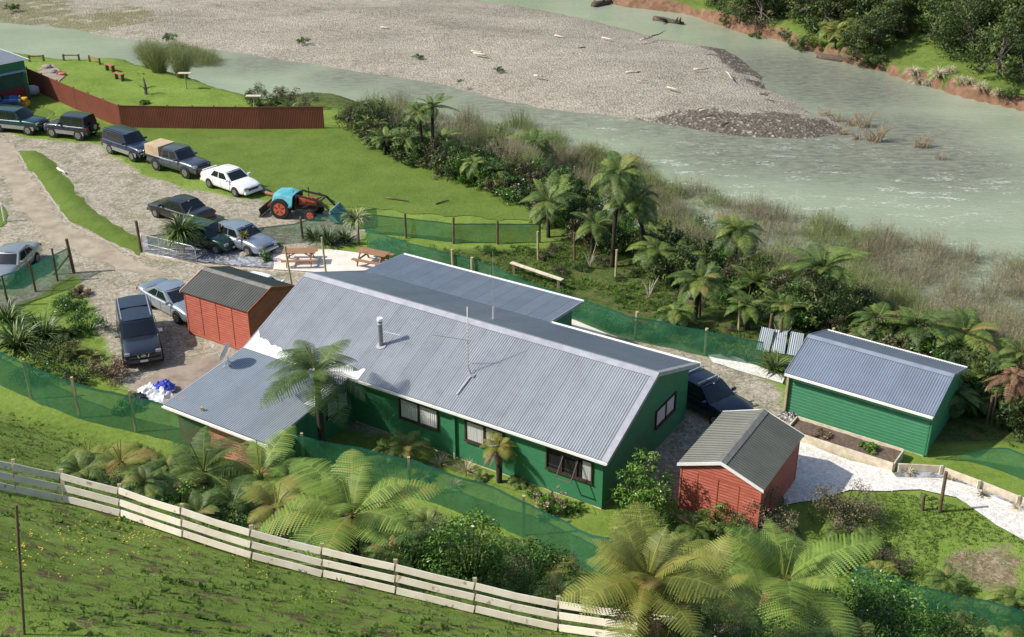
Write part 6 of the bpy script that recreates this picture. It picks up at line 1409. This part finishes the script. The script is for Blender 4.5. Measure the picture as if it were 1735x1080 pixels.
tree(G(1640, 90), ('big', 0), 430, 3.6, 7.0, L_dark, 'largest dark rounded tree of the far bank forest', 'far trees', 1.0, nc=60, nl=120, ls=.2, tint=(.1, .6), low=.05)
for i, (px, py) in enumerate(((1555, 140), (1572, 142), (1590, 128), (1625, 138), (1640, 140), (1662, 150), (1548, 125), (1610, 122), (1690, 160))):
    me = proto(('tus', i % 2), lambda: flax_mb(70+i, 130, 1.0, .02, (.2, 1.4), 1.7, (.2, 1)), 'tussock', L_tuss); o = meshobj('tussock', me, None, G(px, py), random.Random(i).uniform(.8, 1.3)); tag(o, 'pale dry tussock on the grassy far bank', 'tussock', 'pale tussocks on the far bank')
for i, (px, py, m__, sc_) in enumerate(((1285, 72, L_dark, .8), (1360, 82, L_dark, 1.0), (1380, 80, L_fernb, .7), (1480, 112, L_dark, .9), (1230, 40, L_dark, .6), (1500, 60, L_olive, .8), (1330, 62, L_olive, .6), (1710, 165, L_dark, .7))):
    bush(px, py, 1.6, 1.8, 'shrub overhanging the clay edge of the far bank', m=m__, key=('fb', m__.name), seed=440+i, nc=30, nl=70, ls=.13, sc=sc_, group='shrubs on the edge of the far bank')
# shrubs on the gravel bar
for i, (px, py, sc_) in enumerate(((288, 66, .9), (515, 72, .8), (708, 98, .6), (845, 120, .6), (780, 138, .35), (475, 6, .8), (400, 4, .6), (20, 16, 1.0))):
    g = at(px, py, ZW+.9); bush(px, py, 1.0, .9, 'small green shrub growing on the open gravel bar', key=('gb', 0), seed=450, nc=18, nl=40, ls=.12, tint=(.2, .6), sc=sc_, pos=g, group='shrubs scattered on the gravel bar')

# -- ground cover: grass tufts, weeds and buttercups as one mass each
def cover(name, P, n, hgt, m, seed, blades=5, wide=.012, world=False, zf=None, off=0, clump=None, fil=None):
    rd = random.Random(seed); mb = MB(); mb.nofix = True; xs = [p[0] for p in P]; ys = [p[1] for p in P]; c_ = 0; tries = 0
    W_ = [at(*p) if not world else p for p in P]
    while c_ < n and tries < n*8:
        tries += 1; px, py = rd.uniform(min(xs), max(xs)), rd.uniform(min(ys), max(ys))
        if not inpoly(px, py, P): continue
        g = at(px, py) if not world else Vector((px, py, 0))
        if world: pass
        if clump and nz(g.x, g.y, clump, seed) < rd.uniform(-.25, .25): continue
        if fil and not fil(g.x, g.y): continue
        z = T(g.x, g.y)+off; c_ += 1; hh = hgt*rd.uniform(.6, 1.4); tn = .45+.5*nz(g.x, g.y, .7, seed)+rd.uniform(-.15, .15)
        for b in range(blades):
            a = rd.uniform(0, 6.28); d = Vector((cos(a)*rd.uniform(.2, .9)*hh, sin(a)*rd.uniform(.2, .9)*hh, hh*rd.uniform(.4, 1))); s_ = Vector((-sin(a), cos(a), 0))*wide*rd.uniform(.7, 1.5); o_ = Vector((g.x+rd.gauss(0, .04), g.y+rd.gauss(0, .04), z-.01))
            mb.add([o_-s_, o_+s_, o_+d*.6+s_*.8, o_+d+Vector((0, 0, -hh*.15)), o_+d*.6-s_*.8], [(0, 1, 2, 4), (4, 2, 3)], tn)
    o = mb.build(name, m, None); return tag(o, kind='stuff')
def buttercups():
    rd = random.Random(12); mb = MB(); mb.nofix = True
    for cx, cy, n, r in ((150, 905, 30, 60), (240, 910, 60, 50), (60, 930, 30, 50), (430, 960, 25, 40), (20, 965, 20, 50), (300, 950, 20, 80), (120, 960, 25, 60), (550, 1010, 12, 60)):
        for i in range(n//3):
            g = G(cx+rd.gauss(0, r*.5), min(1075, max(885, cy+rd.gauss(0, r*.3))))
            if interp(V0, uv(g.x, g.y)[0])-uv(g.x, g.y)[1] < 1: continue
            for q in range(3):
                c = g+Vector((rd.gauss(0, .06), rd.gauss(0, .06), rd.uniform(.10, .2))); w_ = .013
                mb.add([c+Vector((w_*cos(a*1.0472), w_*sin(a*1.0472), .004*(a % 2))) for a in range(6)], [(0, 1, 2, 3, 4, 5)], .5)
    tag(mb.build('buttercups', mat('yellow_petals', (.7, .45, .02), (.85, .6, .05), 9, .6), None), kind='stuff')
buttercups()
sheet('bare_soil', [(1590, 925), (1660, 915), (1740, 935), (1760, 1000), (1660, 1012), (1600, 975)], .04, gravel_mat('bare_soil', [(.2, (.12, .085, .05)), (.5, (.24, .18, .11)), (.85, (.42, .34, .24))], 12, .6), .6, .8)
def hillpoly():
    return [(-17, 12), (16, 12), (16, 28), (9, 33), (-2, 37), (-12, 42), (-25, 47), (-30, 44), (-26, 30)]
onhill = lambda x, y: interp(V0, uv(x, y)[0])-uv(x, y)[1] > -.3
FR1 = [(100, 752), (250, 770), (300, 782), (480, 826), (650, 878), (820, 930), (1000, 985), (1080, 1040), (960, 1045), (800, 1005), (660, 975), (540, 948), (420, 920), (300, 880), (200, 845), (110, 800)]
FR2 = [(1000, 985), (1120, 900), (1230, 905), (1400, 905), (1500, 930), (1600, 990), (1760, 1055), (1760, 1140), (1100, 1140)]
random.seed(8)
for P_, n_, sd_, w_ in ((FR1, 62, 41, 'along the upper side of the rail fence'), (FR2, 84, 42, 'in the thicket at the bottom right')):
    for i, g in enumerate(scatter(P_, n_, .5, sd_)):
        m__, kn = kinds[(i*5+i//6) % 4]
        if i % 2 == 0: treefern(0, 0, random.uniform(.15, .6), random.uniform(.7, 1.3), 'low fern growing '+w_, 'mid', i+3, pos=g, group='low ferns '+w_, m=(L_fernb if i % 10 == 4 else None), tr=.06)
        else: bush(0, i, 1.3, 1.6, kn+' shrub growing '+w_, m=m__, key=('us', kn, i % 2), seed=220+i % 2, nc=40, nl=90, ls=.055, tint=(.1, .6), sc=random.uniform(.35, .75), tall=random.uniform(.7, 1.25), group=kn+' shrubs '+w_, pos=g)
sheet('bare_strip', [(640, 742), (700, 758), (800, 788), (900, 822), (1000, 856), (1015, 872), (960, 858), (880, 836), (780, 802), (690, 772), (640, 756)], .03, gravel_mat('dry_soil_strip', [(.2, (.16, .11, .07)), (.5, (.28, .2, .13)), (.85, (.42, .33, .24))], 14, .2), .5, .15)
cover('grass', hillpoly(), 15000, .085, L_weed, 3, 5, .012, world=True, fil=onhill)
for i, g in enumerate(scatter(RUF, 60, 1.1, 55)):
    m__, kn = kinds[(i*3+i//5) % 4]; bush(0, i, 1.3, 1.6, 'low '+kn+' clump on the rough bank behind the rear net fence', m=m__, key=('ug', kn, i % 3), seed=200+i % 3, nc=30, nl=60, ls=.10, tint=(.1, .6), sc=random.uniform(.22, .5), tall=random.uniform(.6, 1.0), group='low '+kn+' clumps on the rough bank', pos=g)
cover('rough_grass', RUFW, 3500, .22, L_weed, 8, 6, .02, world=True, clump=.6)
cover('lawn_tufts', [tuple(at(*p)[:2]) for p in ((1430, 850), (1480, 838), (1560, 836), (1640, 862), (1700, 900), (1760, 930), (1760, 1070), (1400, 1070))], 3500, .10, L_weed, 9, 5, .014, world=True)
cover('weeds', hillpoly(), 3800, .09, L_weed, 4, 6, .035, world=True, clump=.5, fil=onhill)
#@@PART5
